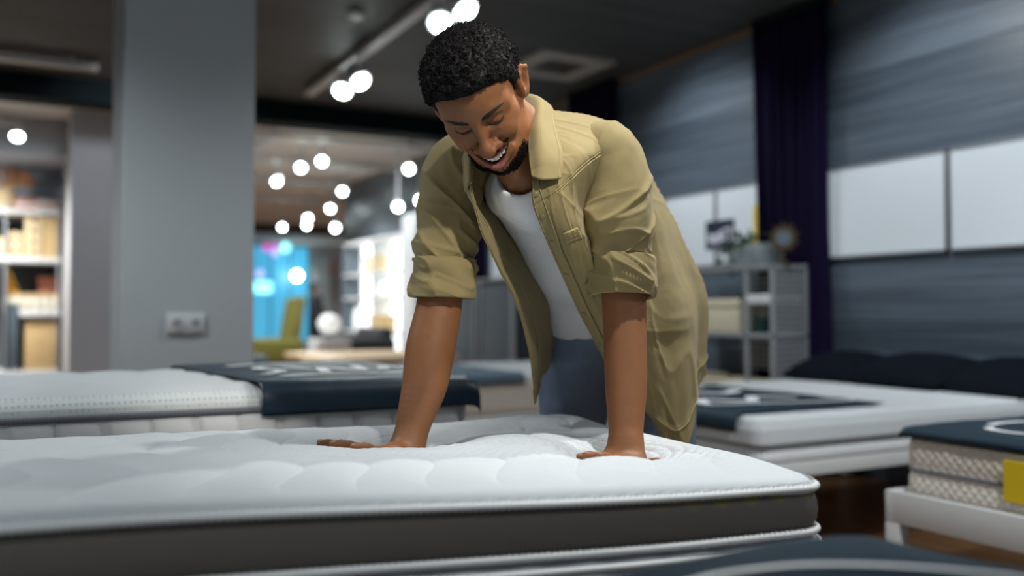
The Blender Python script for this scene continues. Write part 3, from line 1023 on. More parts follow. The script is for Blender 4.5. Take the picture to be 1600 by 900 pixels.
# ---------------------------------------------------------------- far left mattress with leaflets
FR = (-3.2, -.10, 4.9, 5.9)
fl = thing('mattress', (-1.6, 5.4, .5), 'plain white mattress by the stock shelves with leaflets on top', 'mattress')
topgrid(FR, .06, lambda x, y, d: .80 + 0 * x, .03, 50, 20).build('top_panel', M['white_knit'], fl, auto=0)
ring_side(FR, .06, ((0, .772), (.004, .75), (.006, .68), (.0, .61), (-.04, .60))).build('side_panel', M['white_knit'], fl, auto=0)
piping(FR, .06, .004, .765, .006).build('piping', M['white_cloth'], fl, auto=0)
bed_frame((-3.15, -.13, 4.93, 5.87), .3, .600, 'white bed frame under the leaflet-strewn mattress')
def sheet(cx_, cy_, w, h, rot, z, curl, name, label, cat, m, seed=0):
    u = np.linspace(-.5, .5, 16)
    U, V = np.meshgrid(u, u, indexing='ij')
    X, Y = U * w, V * h
    Z = z + curl * smoothstep(.0, .5, U) ** 2 + .004 * vnoise(np.stack([X * 7, Y * 7, X * 0 + seed], -1), seed)
    c, s = math.cos(rot), math.sin(rot)
    o = MB().grid(np.stack([cx_ + X * c - Y * s, cy_ + X * s + Y * c, Z], -1)).build(name, m, None, auto=0)
    o.modifiers.new('solid', 'SOLIDIFY').thickness = .006
    return tag(o, label, cat)
sheet(-.38, 5.25, .5, .55, .1, .812, .07, 'leaflet', 'white curled leaflet at the end of the far white mattress', 'leaflet', M['paper'], 1)
sheet(-.95, 5.3, .5, .5, -.2, .812, .03, 'leaflet', 'white flatter leaflet on the far white mattress nearer the shelves', 'leaflet', M['paper'], 2)

# ---------------------------------------------------------------- right row: cream mattress with yellow tag
def mattress(name, rect, z0, z1, label, top, side, waist=None, crown=.006, er=.030, n=(60, 40), wob=.0):
    x0, x1, y0, y1 = rect
    t = thing(name, ((x0 + x1) / 2, (y0 + y1) / 2, z0), label, 'mattress')
    topgrid(rect, .05, lambda x, y, d: z1 + crown * (1 - np.abs(2 * (y - y0) / (y1 - y0) - 1) ** 4) + wob * np.sin(x * 38) * np.sin(y * 38), er, *n).build('top_panel', top, t, auto=0)
    h = z1 - er
    zs = np.linspace(h, z0, 9)
    prof = [(.0, h)]
    for z in zs[1:-1]:
        f = (z - z0) / (h - z0)
        o = .007
        if waist and abs(f - waist) < .08:
            o = -.001
        prof.append((o, z))
    prof += [(-.004, z0 + .005), (-.03, z0)]
    ring_side(rect, .05, prof).build('side_panel', side, t, auto=0)
    if waist:
        piping(rect, .05, .003, z0 + waist * (h - z0), .006).build('piping', M['grey_piping'], t, auto=0)
    return t
RR = (2.63, 4.5, .45, 2.09)
mattress('mattress', RR, .371, .605, 'cream diamond-knit mattress with grey piping and yellow tag at right edge', M['cream_knit'], M['cream_knit'], .52, .004)
bed_frame((2.585, 4.52, .40, 2.135), .295, .40, 'white bed frame with square leg under the cream mattress', rail=.03)
P = drape(2.628, 3.45, .45, 2.092, .608, .035, 0, 0, .02, 51, 50, 80, gap=.008, r=.03, wave=.007)
cv3 = thing('mattress_cover', (3.0, 1.3, .61), 'navy cover with a white ring on the cream mattress', 'cover')
cloth_obj('cloth', P, M['navy_cloth'], cv3)
cc = onZ(1640, 668, .622)
an = np.linspace(0, 2 * PI, 40)
MB().grid(ribbon([(cc[0] + .22 * math.cos(t), cc[1] + .16 * math.sin(t)) for t in an], .032, lambda x, y: .608 + 0 * x, .0135, 120)).build('printed_ring', M['print_white'], cv3, auto=0)
p0, p1 = onX(1566, 716, 2.60), onX(1640, 800, 2.60)
tg = MB().box((2.604, p1[1], p1[2] + .005), (2.612, p0[1], p0[2] - .005), .001).build('price_tag', M['yellow'], None, smooth=False)
tag(tg, 'blank yellow tag hanging on the side of the cream mattress', 'tag')

# bed behind it, white, navy cover with lettering
R2 = (2.44, 4.5, 2.58, 4.02)
mattress('mattress', R2, .486, .598, 'white mattress of the bed in front of the dark pillows', M['white_knit'], M['white_knit'], None, .006)
mattress('mattress', (2.45, 4.5, 2.59, 4.01), .425, .487, 'lower white mattress of the bed in front of the dark pillows', M['white_cloth'], M['cream_wood'] if False else M['white_cloth'], None, 0)
tt = bed_frame((2.46, 4.5, 2.585, 4.0), .365, .425, 'white bed base before the dark pillows', rail=.03)
P = drape(2.436, 3.25, 2.68, 3.75, .604, .07, 0, 0, 0, 61, 50, 60, gap=.006, r=.035, wave=.006)
cv4 = thing('mattress_cover', (2.8, 3.2, .61), 'navy cover with white lettering behind the khaki shirt hem', 'cover')
cloth_obj('cloth', P, M['navy_cloth'], cv4)
flat2 = lambda x, y: .610 + 0 * x
for st, w in (([(2.50, 2.95), (2.62, 3.10), (2.75, 2.95), (2.90, 3.10), (3.05, 2.98)], .05), ([(2.55, 3.3), (2.7, 3.45), (2.9, 3.3), (3.1, 3.42)], .06),
              ([(2.47, 2.92), (2.75, 2.86), (3.0, 2.80), (3.18, 2.78)], .03), ([(2.60, 3.6), (2.8, 3.66), (3.05, 3.6)], .04)):
    MB().grid(ribbon(st, w, flat2, .0105, 50)).build('printed_lettering', M['print_white'], cv4, auto=0)
sv = MB()
sv.grid(np.stack([np.stack([np.full(9, 2.4235 - .0), 2.93 + .05 * np.linspace(0, 1, 9) ** 2 + o, .60 - .085 * np.linspace(0, 1, 9)], -1) for o in (-.016, .016)], 0))
sv.build('printed_stroke', M['print_white'], cv4, auto=0)

# dark pillows
def pillow(c, w, h, t_, tilt, rz, label):
    n = 26
    u = np.linspace(-1, 1, n)
    U, V = np.meshgrid(u, u, indexing='ij')
    e = (1 - np.abs(U) ** 2.6) * (1 - np.abs(V) ** 2.6)
    th = t_ * np.clip(e, 0, 1) ** .55
    pin = 1 - .06 * (np.abs(U * V)) ** 2 + .0
    wr = .006 * vnoise(np.stack([U * 4, V * 4, U * 0 + c[1]], -1), 3)
    A = np.stack([V * h / 2 * (1 - .05 * U ** 2), U * w / 2 * (1 - .05 * V ** 2), th / 2 + wr * e], -1)
    B = A * [1, 1, -1]
    B[..., 2] = -th / 2
    R_ = Matrix.Rotation(rz, 3, 'Z') @ Matrix.Rotation(tilt, 3, 'Y')
    mb = MB()
    R_ = np.array(R_)
    mb.grid(A @ R_.T + c)
    mb.grid((B @ R_.T + c)[::-1])
    o = mb.build('pillow', M['pillow_dark'], None, auto=0)
    return tag(o, label, 'pillow', 'dark pillows by the panelled wall')
pillow((4.22, 3.80, .675), .52, .46, .15, -.25, .05, 'dark pillow on the bed by the grey shelving unit, smallest in view')
pillow((4.20, 3.28, .68), .66, .48, .16, -.22, -.04, 'wide dark pillow second from the grey shelving unit')
pillow((4.24, 2.80, .675), .46, .46, .15, -.28, .03, 'dark pillow third from the grey shelving unit')
# pillows of the cream bed
pillow((4.22, 1.98, .70), .62, .48, .17, -.25, .02, 'dark pillow near the right photo edge, fourth from the shelving unit')
# ---------------------------------------------------------------- grey steel shelving units by the wall
def perforated(x0, x1, z0, z1, y, nx, nz, th=.004, axis='y'):
    """sheet with rows of slots cut through it."""
    mb = MB()
    xs = np.linspace(x0, x1, nx + 1)
    zs = np.linspace(z0, z1, nz + 1)
    def q(u, v, w):
        return (u, w, v) if axis == 'y' else (w, u, v)
    mx, mz = (x1 - x0) / nx * .17, (z1 - z0) / nz * .27
    for w in (y, y + th):
        for i in range(nx):
            for k in range(nz):
                o = [(xs[i], zs[k]), (xs[i + 1], zs[k]), (xs[i + 1], zs[k + 1]), (xs[i], zs[k + 1])]
                n = [(xs[i] + mx, zs[k] + mz), (xs[i + 1] - mx, zs[k] + mz), (xs[i + 1] - mx, zs[k + 1] - mz), (xs[i] + mx, zs[k + 1] - mz)]
                mb.add([q(a, b, w) for a, b in o + n], [(0, 1, 5, 4), (1, 2, 6, 5), (2, 3, 7, 6), (3, 0, 4, 7)])
    return mb
UX0, UX1, UY0, UY1, UZ = 4.10, 4.40, 4.20, 5.24, 1.30
un = thing('shelving_unit', ((UX0 + UX1) / 2, (UY0 + UY1) / 2, 0), 'grey steel shelving unit with perforated side beside the dark curtain', 'shelves')
pw = .026
YM = onX(1165, 500, UX0)[1]
for (x, y) in ((UX0, UY0), (UX0, YM - pw / 2), (UX0, UY1 - pw), (UX1 - pw, UY0), (UX1 - pw, UY1 - pw)):
    MB().box((x, y, 0), (x + pw, y + pw, UZ), .002).build('post', M['shelf_grey'], un)
for z in (.16, .62, .865 if False else .62, 1.09, UZ - .02):
    pass
zsh = [onX(1150, yy_, UX0)[2] for yy_ in (524, 468)]
for z in (.10, zsh[0], UZ - .02):
    MB().box((UX0, UY0, z - .012), (UX1, UY1, z + .014), .003).build('shelf', M['shelf_grey'], un)
MB().box((UX0, UY0 + pw, zsh[1] - .03), (UX1, YM, zsh[1] + .03), .003).build('drawer', M['white_paint'], un)
perforated(UX0 + pw, UX1 - pw, .12, UZ - .04, UY0 + .006, 8, 30).build('perforated_side', M['shelf_grey'], un, smooth=False)
MB().box((UX0 + .01, UY0 + .001, .1), (UX0 + pw + .002, UY0 + .01, UZ - .02)).box((UX1 - pw, UY0 + .001, .1), (UX1 - .01, UY0 + .01, UZ - .02)).build('side_frame', M['shelf_grey'], un, smooth=False)
perforated(YM + .04, YM + .34, .62, UZ - .05, UX1 - .02, 8, 16, axis='x').build('perforated_back', M['shelf_grey'], un, smooth=False)
# things on it
pl = thing('potted_plant', (4.24, 4.47, UZ - .006), 'trailing green plant in a grey planter box on the steel shelving unit', 'plant')
mb = MB()
g0, g1 = 4.33, 4.60
mb.box((4.14, g0, UZ - .006), (4.34, g1, UZ + .135), .012)
mb.build('planter', M['planter_grey'], pl)
mb = MB()
for k in range(170):
    yb = rng.uniform(g1 - .14, g1 + .15)
    out = max(0, yb - g1)
    b = np.array([4.22 + rng.normal(0, .06), yb, UZ + .15 - out * .9 + rng.uniform(-.06, .06)])
    d = rng.normal(0, 1, 3)
    d[2] = d[2] * .5 + .1
    d /= np.linalg.norm(d)
    s = np.cross(d, rng.normal(0, 1, 3))
    s /= np.linalg.norm(s)
    L, w_ = rng.uniform(.035, .065), rng.uniform(.012, .02)
    nrm = np.cross(d, s)
    mb.add([b, b + d * L * .5 + s * w_, b + d * L, b + d * L * .5 - s * w_, b + d * L * .5 + nrm * .006], [(0, 1, 4), (1, 2, 4), (2, 3, 4), (3, 0, 4)])
mb.build('foliage', M['leaf'], pl, smooth=False)
mb = MB()
for k in range(7):
    y_ = g1 - .10 + k * .03
    mb.tube(crom([(4.22, g1 - .08, UZ + .10), (4.22, y_, UZ + .17), (4.21, y_ + .07, UZ + .08)], 8), .003, 6)
mb.build('stem', M['leaf'], pl)
c = onX(1224, 372, 4.22)
sm = thing('sun_mirror', (4.22, c[1], UZ - .006), 'small gold sunburst mirror on a stand atop the steel shelving unit', 'mirror')
mb = MB()
dv = np.array([-c[0], -c[1], 0]) / math.hypot(c[0], c[1])     # faces the aisle
sd_ = np.array([-dv[1], dv[0], 0])
an = np.linspace(0, 2 * PI, 33)[:-1]
def disc(r, off, th, mbx, n=32):
    A = [c + dv * off + r * (math.cos(t) * sd_ + math.sin(t) * np.array([0, 0, 1])) for t in np.linspace(0, 2 * PI, n, endpoint=False)]
    B = [q + dv * th for q in A]
    mbx.add(A + B, [tuple(range(n))[::-1], tuple(n + i for i in range(n))] + [(i, (i + 1) % n, n + (i + 1) % n, n + i) for i in range(n)])
disc(.072, 0, .01, mb)
for k in range(20):
    t = 2 * PI * k / 20
    u = math.cos(t) * sd_ + math.sin(t) * np.array([0, 0, 1])
    w_ = -math.sin(t) * sd_ + math.cos(t) * np.array([0, 0, 1])
    L = .115 if k % 2 else .095
    a0 = c + dv * .003
    mb.add([a0 + u * .068 + w_ * .008, a0 + u * .068 - w_ * .008, a0 + u * L, a0 + u * .068 + dv * .006], [(0, 2, 3), (1, 3, 2), (0, 1, 2)])
mb.build('sunburst_frame', M['gold'], sm, smooth=False)
mb = MB()
disc(.046, .008, .006, mb)
mb.build('glass', M['mirror'], sm, smooth=False)
mb = MB()
mb.cyl((c[0], c[1], UZ + .005), (c[0], c[1], c[2] - .06), .008)
mb.lathe([(.05, 0), (.05, .008), (.012, .016)], (c[0], c[1], UZ - .006), 24)
mb.build('stand', M['gold'], sm)
p0, p1 = onX(1094, 470, 4.16), onX(1160, 520, 4.16)
b = thing('storage_box', (4.26, (p0[1] + p1[1]) / 2, zsh[0] + .014), 'cream fabric storage box on the steel shelving unit', 'box')
MB().box((4.13, p1[1], zsh[0] + .014), (4.38, p0[1] + .04, p0[2]), .015).build('body', M['beige_box'], b)
MB().box((4.122, p1[1] - .004, p0[2] - .05), (4.385, p0[1] + .044, p0[2] + .008), .012).build('lid', M['beige_box'], b)
p0, p1 = onX(1181, 494, 4.2), onX(1198, 518, 4.2)
gb = thing('candle', (4.2, (p0[1] + p1[1]) / 2, zsh[0] + .014), 'small dark green pot on the steel shelving unit', 'pot')
MB().lathe([(.036, 0), (.042, .01), (.046, .09), (.048, .10), (.040, .10), (.038, .06)], (4.2, (p0[1] + p1[1]) / 2, zsh[0] + .014), 24).build('cup', M['dark_green'], gb)
MB().lathe([(.036, .07), (.03, .085), (.004, .087)], (4.2, (p0[1] + p1[1]) / 2, zsh[0] + .014), 20).build('wax', M['leaf'], gb)
gb.name = 'pot'
p0, p1 = onX(1100, 575, 4.05), onX(1205, 600, 4.05)
for k, (ya, yb, zt) in enumerate(((4.90, 5.2, .66), (4.32, 4.86, .64))):
    b = thing('storage_basket', (4.22, (ya + yb) / 2, .114), ('cream basket low on the steel shelving unit, beside the khaki shirt', 'cream basket low on the steel shelving unit, behind the pillows')[k], 'basket', 'cream baskets')
    mb = MB()
    mb.box((4.12, ya, .114), (4.36, yb, zt - .1), .02)
    mb.build('body', M['cream_wood'], b)
    rim = MB()
    rim.tube([(4.12, ya, zt - .1), (4.36, ya, zt - .1), (4.36, yb, zt - .1), (4.12, yb, zt - .1)], .016, 8, closed=True)
    rim.build('rim', M['beige_box'], b)

# second unit, far, glimpsed between sleeve and shirt
far = thing('shelving_unit', (4.2, 8.3, 0), 'grey perforated shelving unit glimpsed between sleeve and open shirt', 'shelves')
for ya, yb in ((7.62, 8.28), (8.45, 9.0)):
    MB().box((4.12, ya, .1), (4.40, yb, 1.3), .005).build('perforated_door', M['slate'], far)
for y_ in (7.56, 7.60, 8.30, 8.42, 9.02):
    MB().box((4.10, y_ - .014, 0), (4.13, y_ + .014, 1.32), .003).build('post', M['shelf_grey'], far)
MB().box((4.10, 7.55, 1.30), (4.42, 9.03, 1.33), .004).build('top_shelf', M['shelf_grey'], far)

# ---------------------------------------------------------------- beds further down the aisle
R3 = (2.2, 4.4, 5.3, 6.75)
mattress('mattress', R3, .33, .585, 'white mattress beyond the man, seen between his sleeve and the open shirt', M['white_knit'], M['cream_knit'])
bed_frame((2.19, 4.4, 5.29, 6.76), .10, .330, 'pale bed base beyond the man', rail=.03)
P = drape(2.196, 2.95, 5.29, 6.4, .592, .08, 0, .07, 0, 71, 40, 50, gap=.006, r=.035)
cvo = thing('mattress_cover', (2.5, 5.5, .6), 'steel-blue cover on the white mattress beyond the man', 'cover')
cloth_obj('cloth', P, M['steel_blue'], cvo)
pillow((4.1, 5.75, .67), .6, .44, .14, -.25, 0, 'dark pillow on the bed beyond the man, between sleeve and shirt')
R4 = (1.15, 2.05, 6.2, 7.3)
mattress('mattress', (1.2, 2.2, 6.9, 7.7), .36, .50, 'small pale mattress behind the wrist of the bent arm', M['white_knit'], M['cream_knit'])
bed_frame((1.18, 2.22, 6.88, 7.72), .16, .360, 'pale base under the small mattress', rail=.03)

# wooden tables
def table(x0, x1, y0, y1, z, label, m=M['wood_light'], th=.05, lw=.06):
    t = thing('table', ((x0 + x1) / 2, (y0 + y1) / 2, 0), label, 'table')
    MB().box((x0, y0, z - th), (x1, y1, z), .008).build('tabletop', m, t)
    for i in (x0 + .04, x1 - .04 - lw):
        for j in (y0 + .04, y1 - .04 - lw):
            MB().box((i, j, 0), (i + lw, j + lw, z - th), .004).build('leg', M['wood_mid'], t)
    return t
table(2.55, 3.9, 8.3, 9.9, .56, 'low pale wooden table right of the dark standing figure')
table(1.60, 2.02, 7.8, 8.4, .52, 'low wooden table beside the grey column')
sb = MB().box((1.72, 7.95, .52), (1.92, 8.2, .62), .015).build('storage_box', M['steel_blue'], None)
tag(sb, 'grey-blue box on the low table next to the column', 'box')
for k, (x, y, w_, h, lab) in enumerate(((2.22, 7.95, .24, .45, 'tall white box below the olive armchair'), (2.30, 8.75, .18, .46, 'small pale box right of the tall white one'))):
    o = MB().box((x, y, 0), (x + w_, y + .3, h), .012).build('storage_box', M['white_plastic'], None)
    tag(o, lab, 'box')
# glass bowl on the table
gl = thing('glass_bowl', (2.75, 7.9, .0), 'shiny round glass bowl on a pedestal in front of the wooden table', 'bowl')
MB().lathe([(.10, 0), (.10, .02), (.03, .04), (.03, .34), (.05, .36)], (2.75, 7.9, 0), 24).build('pedestal', M['white_paint'], gl)
MB().lathe([(.05, .36), (.10, .41), (.115, .47), (.10, .53), (.085, .53), (.10, .47), (.05, .39)], (2.75, 7.9, 0), 24).build('bowl', M['mirror'], gl)

# olive armchair
AX, AY = 3.15, 12.9
ac = thing('armchair', (AX, AY, 0), 'olive green armchair before the blue window', 'armchair')
MB().box((AX - .36, AY - .33, .26), (AX + .33, AY + .33, .46), .05, seg=4).build('seat', M['olive'], ac)
mb = MB()
w_ = np.linspace(-1, 1, 15)
zs = np.linspace(.28, 1.16, 12)
def backpt(u, z, off):
    wid = .33 * (1 - .12 * smoothstep(.8, 1.16, z)) 
    return (AX + .24 + .14 * (z - .3) + off - .10 * u * u, AY + wid * u, z + .03 * (1 - u * u) * (z > 1.1))
A = np.array([[backpt(u, z, 0) for z in zs] for u in w_])
B = np.array([[backpt(u, z, .10) for z in zs] for u in w_])
mb.grid(A).grid(B[::-1])
mb.grid(np.stack([A[:, -1], (A[:, -1] + B[:, -1]) / 2 + [0, 0, .03], B[:, -1]], 1)).grid(np.stack([A[0], B[0]], 0)).grid(np.stack([B[-1], A[-1]], 0))
mb.build('backrest', M['olive'], ac)
for s in (-1, 1):
    MB().box((AX - .34, AY + s * .36 - .05, .30), (AX + .36, AY + s * .36 + .05, .62), .045, seg=4).build('armrest', M['olive'], ac)
    for e in (-1, 1):
        MB().cyl((AX + e * .27, AY + s * .27, .28), (AX + e * .31, AY + s * .31, 0), .022, .014, 10).build('leg', M['wood_mid'], ac)

# person standing far back in dark clothes
fx, fy = W(493, 540, 25.3)[:2]
def skin_mesh(name, pts, edges, radii, m, parent=None, sub=2, root=0):
    me = bpy.data.meshes.new(name)
    me.from_pydata([tuple(p) for p in pts], edges, [])
    o = bpy.data.objects.new(name, me)
    COL.objects.link(o)
    sk = o.modifiers.new('skin', 'SKIN')
    sk.use_smooth_shade = True
    for i, r in enumerate(radii):
        r = (r, r) if np.isscalar(r) else r
        me.skin_vertices[0].data[i].radius = r
        me.skin_vertices[0].data[i].use_root = (i == root)
    s = o.modifiers.new('sub', 'SUBSURF')
    s.levels = s.render_levels = sub
    me.materials.append(m)
    if parent is not None:
        o.parent = parent
    return o
SKIN_FAR = mat('far_skin', (.30, .18, .12), .6)
fp = thing('person', (fx, fy, 0), 'person in long dark coat standing far back beside the olive armchair', 'person')
pts = [(0, 0, .95), (0, 0, 1.15), (0, 0, 1.38), (0, 0, 1.50), (0, -.01, 1.60), (0, -.02, 1.70),
       (.17, 0, 1.40), (.22, -.02, 1.14), (.20, -.16, 1.00), (.19, -.22, .95), (-.17, 0, 1.40), (-.22, 0, 1.13), (-.21, -.08, .90), (-.21, -.10, .82),
       (.09, 0, .88), (.10, -.01, .48), (.10, .02, .08), (.10, -.12, .04), (-.09, 0, .88), (-.11, .02, .48), (-.12, .06, .08), (-.12, -.08, .04)]
ed = [(0, 1), (1, 2), (2, 3), (3, 4), (4, 5), (2, 6), (6, 7), (7, 8), (8, 9), (2, 10), (10, 11), (11, 12), (12, 13), (0, 14), (14, 15), (15, 16), (16, 17), (0, 18), (18, 19), (19, 20), (20, 21)]
rd = [(.15, .11), (.14, .10), (.15, .10), .055, (.075, .09), (.07, .085), .06, .045, .036, .03, .06, .045, .036, .03, .085, .06, .045, .035, .085, .06, .045, .035]
skin_mesh('body', pts, ed, rd, SKIN_FAR, fp)
def shell(name, rings, m, parent, n=20, cap=True):
    """rings of (cx, cy, z, rx, ry)"""
    r = crom(np.array(rings, float), len(rings) * 4)
    a = np.linspace(0, 2 * PI, n, endpoint=False)
    P = np.stack([np.stack([q[0] + q[3] * np.cos(a), q[1] + q[4] * np.sin(a), np.full(n, q[2])], -1) for q in r], 1)
    o = MB().grid(P, closed_u=True).build(name, m, None, auto=0, origin=(0, 0, 0))
    o.parent = parent
    o.modifiers.new('solid', 'SOLIDIFY').thickness = .01
    return o
shell('coat', [(0, 0, 1.50, .07, .07), (0, 0, 1.44, .17, .12), (0, 0, 1.36, .22, .14), (0, 0, 1.15, .21, .145), (0, 0, .9, .22, .16), (0, 0, .62, .25, .18)], M['blackish'], fp)
shell('hair', [(0, .0, 1.80, .02, .02), (0, .01, 1.785, .07, .08), (0, .02, 1.73, .095, .105), (0, .03, 1.66, .095, .10), (0, .045, 1.56, .09, .085)], M['blackish'], fp)
for s in (1, -1):
    q = [pts[6], pts[7], pts[8]] if s == 1 else [pts[10], pts[11], pts[12]]
    o = MB().tube(crom(q, 10), np.linspace(.085, .055, 10), 14).build('coat_sleeve', M['blackish'], None, origin=(0, 0, 0))
    o.parent = fp
    q = [(.09 * s, 0, .92), pts[15] if s == 1 else pts[19], pts[16] if s == 1 else pts[20]]
    o = MB().tube(crom(q, 10), np.linspace(.11, .075, 10), 14).build('trouser_leg', M['slate'], None, origin=(0, 0, 0))
    o.parent = fp
fp.rotation_euler = (0, 0, .7)

# blue shop window at the very back, posters and screens beyond the glass
wn = [onY(px, 380, 27)[0] for px in (392, 482)]
zt, zb2 = min(2.95, onY(430, 380, 27)[2]), .05
wt = thing('window_1', ((wn[0] + wn[1]) / 2, 26.97, zb2), None, None)
tag(wt, 'blue-lit shop window at the back of the store', None, None, 'structure')
MB().box((wn[0], 26.955, zb2), (wn[1], 26.99, zt), .0).build('window_pane', M['screen_blue'], wt, smooth=False)
f = MB()
for x in np.linspace(wn[0], wn[1], 4):
    f.box((x - .02, 26.92, zb2), (x + .02, 26.998, zt), .004)
for z in (zb2, zt):
    f.box((wn[0] - .02, 26.92, z - .03), (wn[1] + .02, 26.998, z + .03), .004)
f.build('window_frame', M['slate'], wt)
MAG = mat('magenta_glow', (.5, .05, .35), .5, emit=((.9, .14, .65), .8))
CYA = mat('cyan_glow', (.1, .6, .7), .5, emit=((.35, .95, 1.0), 2.0))
BLU = mat('violet_glow', (.3, .3, .7), .5, emit=((.45, .45, 1.0), 1.6))
def glow_sign(px0, py0, px1, py1, m, label, Y=26.94):
    a, b = onY(px0, py0, Y), onY(px1, py1, Y)
    o = MB().box((a[0], Y - .02, b[2]), (b[0], Y, a[2]), .008).build('light_sign', m, None, smooth=False)
    return tag(o, label, 'sign')
glow_sign(410, 381, 436, 392, MAG, 'magenta lit strip at the top of the blue window')
glow_sign(398, 440, 425, 458, CYA, 'pale cyan lit panel low in the blue window')
for px, py, m, r, lab in ((464, 431, M['lamp_glow'], .13, 'brightest round lamp hanging in front of the blue window'), (446, 387, CYA, .14, 'cyan round lamp at the top of the blue window'),
                          (430, 394, BLU, .115, 'violet round lamp at the top of the blue window'), (406, 428, BLU, .115, 'faint violet round lamp at the left of the blue window')):
    p = onY(px, py, 26.4)
    t = thing('pendant_lamp', (p[0], p[1], CEIL), lab, 'lamp', 'round lamps by the blue window')
    MB().ball(p, r, 20).build('globe', m, t)
    MB().cyl((p[0], p[1], p[2] + r), (p[0], p[1], CEIL), .006, n=8).build('cord', M['blackish'], t)
# pale curtain and red print by the window
pc = thing('curtain', (wn[1] + .3, 26.9, 0), 'pale curtain hanging right of the blue window', 'curtain')
k = 80
ph = np.linspace(0, 14 * PI, k)
xs = np.linspace(wn[1] + .05, wn[1] + .6, k)
Pz = np.stack([np.stack([xs, 26.85 + .04 * np.sin(ph), np.full(k, z)], -1) for z in (.05, 1.2, 2.7)], 1)
o = MB().grid(Pz).build('drape', M['white_cloth'], pc, auto=0)
o.modifiers.new('solid', 'SOLIDIFY').thickness = .01
p = onY(515, 419, 26.97)
rp = thing('wall_poster', (p[0], 26.97, p[2] - .2), 'small framed red print on the pale back wall', 'poster')
MB().box((p[0] - .2, 26.96, p[2] - .24), (p[0] + .2, 26.995, p[2] + .24), .006).build('frame', M['pale_wall'], rp)
MB().box((p[0] - .13, 26.955, p[2] - .16), (p[0] + .13, 26.965, p[2] + .16), .002).build('print', M['red_print'], rp)

# display shelves with a self-glowing back panel on the panelled wall
ds = thing('display_shelf', (4.3, 11.9, 0), 'lit white display shelves beside the tall white cabinet', 'shelves')
y0_, y1_ = 10.72, 13.05
lv = [onX(585, yy_, 4.15)[2] for yy_ in (521, 465, 425, 372)]
MB().box((4.50, y0_, .3), (4.54, y1_, lv[3] + .02)).build('back_panel', M['glow_panel'], ds, smooth=False)  # panel given its own glow so it comes out bright white
for z in [.35] + lv:
    MB().box((4.22, y0_, z - .02), (4.52, y1_, z + .02), .004).build('shelf', M['white_paint'], ds)
for y_ in (y0_, 11.8, y1_):
    MB().box((4.22, y_ - .02, 0), (4.52, y_ + .02, lv[3] + .02), .004).build('upright', M['slate'] if y_ == y1_ else M['white_paint'], ds)
items = [(585, 383, .24, .22, 'carton_pale', 'pale carton on the top lit shelf', 3), (602, 450, .22, .2, 'shade_white', 'round white lampshade on the middle lit shelf', 2), (598, 500, .30, .22, 'carton', 'brown box on the bottom lit shelf', 1),
         (562, 500, .20, .34, 'shade_white', 'white vase on the bottom lit shelf', 1)]
zz_ = {3: lv[2], 2: lv[1], 1: lv[0]}
for px, py, w_, h, m, lab, k in items:
    p = onX(px, py, 4.32)
    z0_ = zz_[k] + .02
    if 'lampshade' in lab or 'vase' in lab:
        t = thing('table_lamp' if 'shade' in lab else 'vase', (4.36, p[1], z0_), lab, 'lamp' if 'shade' in lab else 'vase')
        MB().lathe([(.09, 0), (.12, .02), (.13, h * .5), (.11, h * .9), (.05, h), (.03, h)], (4.36, p[1], z0_), 20).build('body', M[m], t)
    else:
        t = thing('storage_box', (4.36, p[1], z0_), lab, 'box')
        MB().box((4.24, p[1] - w_, z0_), (4.40, p[1] + w_, z0_ + h * .75), .01).build('body', M[m], t)
        MB().box((4.235, p[1] - w_ - .01, z0_ + h * .75), (4.41, p[1] + w_ + .01, z0_ + h), .01).build('lid', M[m], t)
# white round lamp and small cabinet, dark sofa
sc_ = thing('side_cabinet', (3.05, 9.6, 0), 'small white cabinet carrying a round white lamp', 'cabinet')
MB().box((2.95, 10.05, 0), (3.35, 10.40, .69), .01).build('body', M['white_paint'], sc_)
MB().box((2.97, 10.035, .35), (3.33, 10.05, .66), .004).build('door', M['white_plastic'], sc_)
p = W(522, 508, 10.2)
lp = thing('table_lamp', (3.15, 10.22, .69), 'round white lamp on the small white cabinet', 'lamp')
MB().lathe([(.07, 0), (.07, .015), (.02, .03), (.02, .07)], (3.15, 10.22, .69), 20).build('base', M['slate'], lp)
MB().ball((3.15, 10.22, .86), (.13, .13, .115), 20).build('globe', M['shade_white'], lp)
so_ = thing('sofa', (3.8, 11.1, 0), 'dark sofa in front of the lit display shelves', 'sofa')
MB().box((3.48, 10.65, .12), (4.0, 11.6, .50), .05, seg=4).build('seat', M['blackish'], so_)
MB().box((3.92, 10.65, .3), (4.11, 11.6, .80), .06, seg=4).build('backrest', M['blackish'], so_)
for y_ in (10.6, 11.65):
    MB().box((3.48, y_ - .08, .12), (4.09, y_ + .08, .68), .05, seg=4).build('armrest', M['blackish'], so_)
    MB().box((3.52, y_ - .04, 0), (3.58, y_ + .04, .13)).box((3.92, y_ - .04, 0), (3.98, y_ + .04, .13)).build('foot', M['wood_mid'], so_)

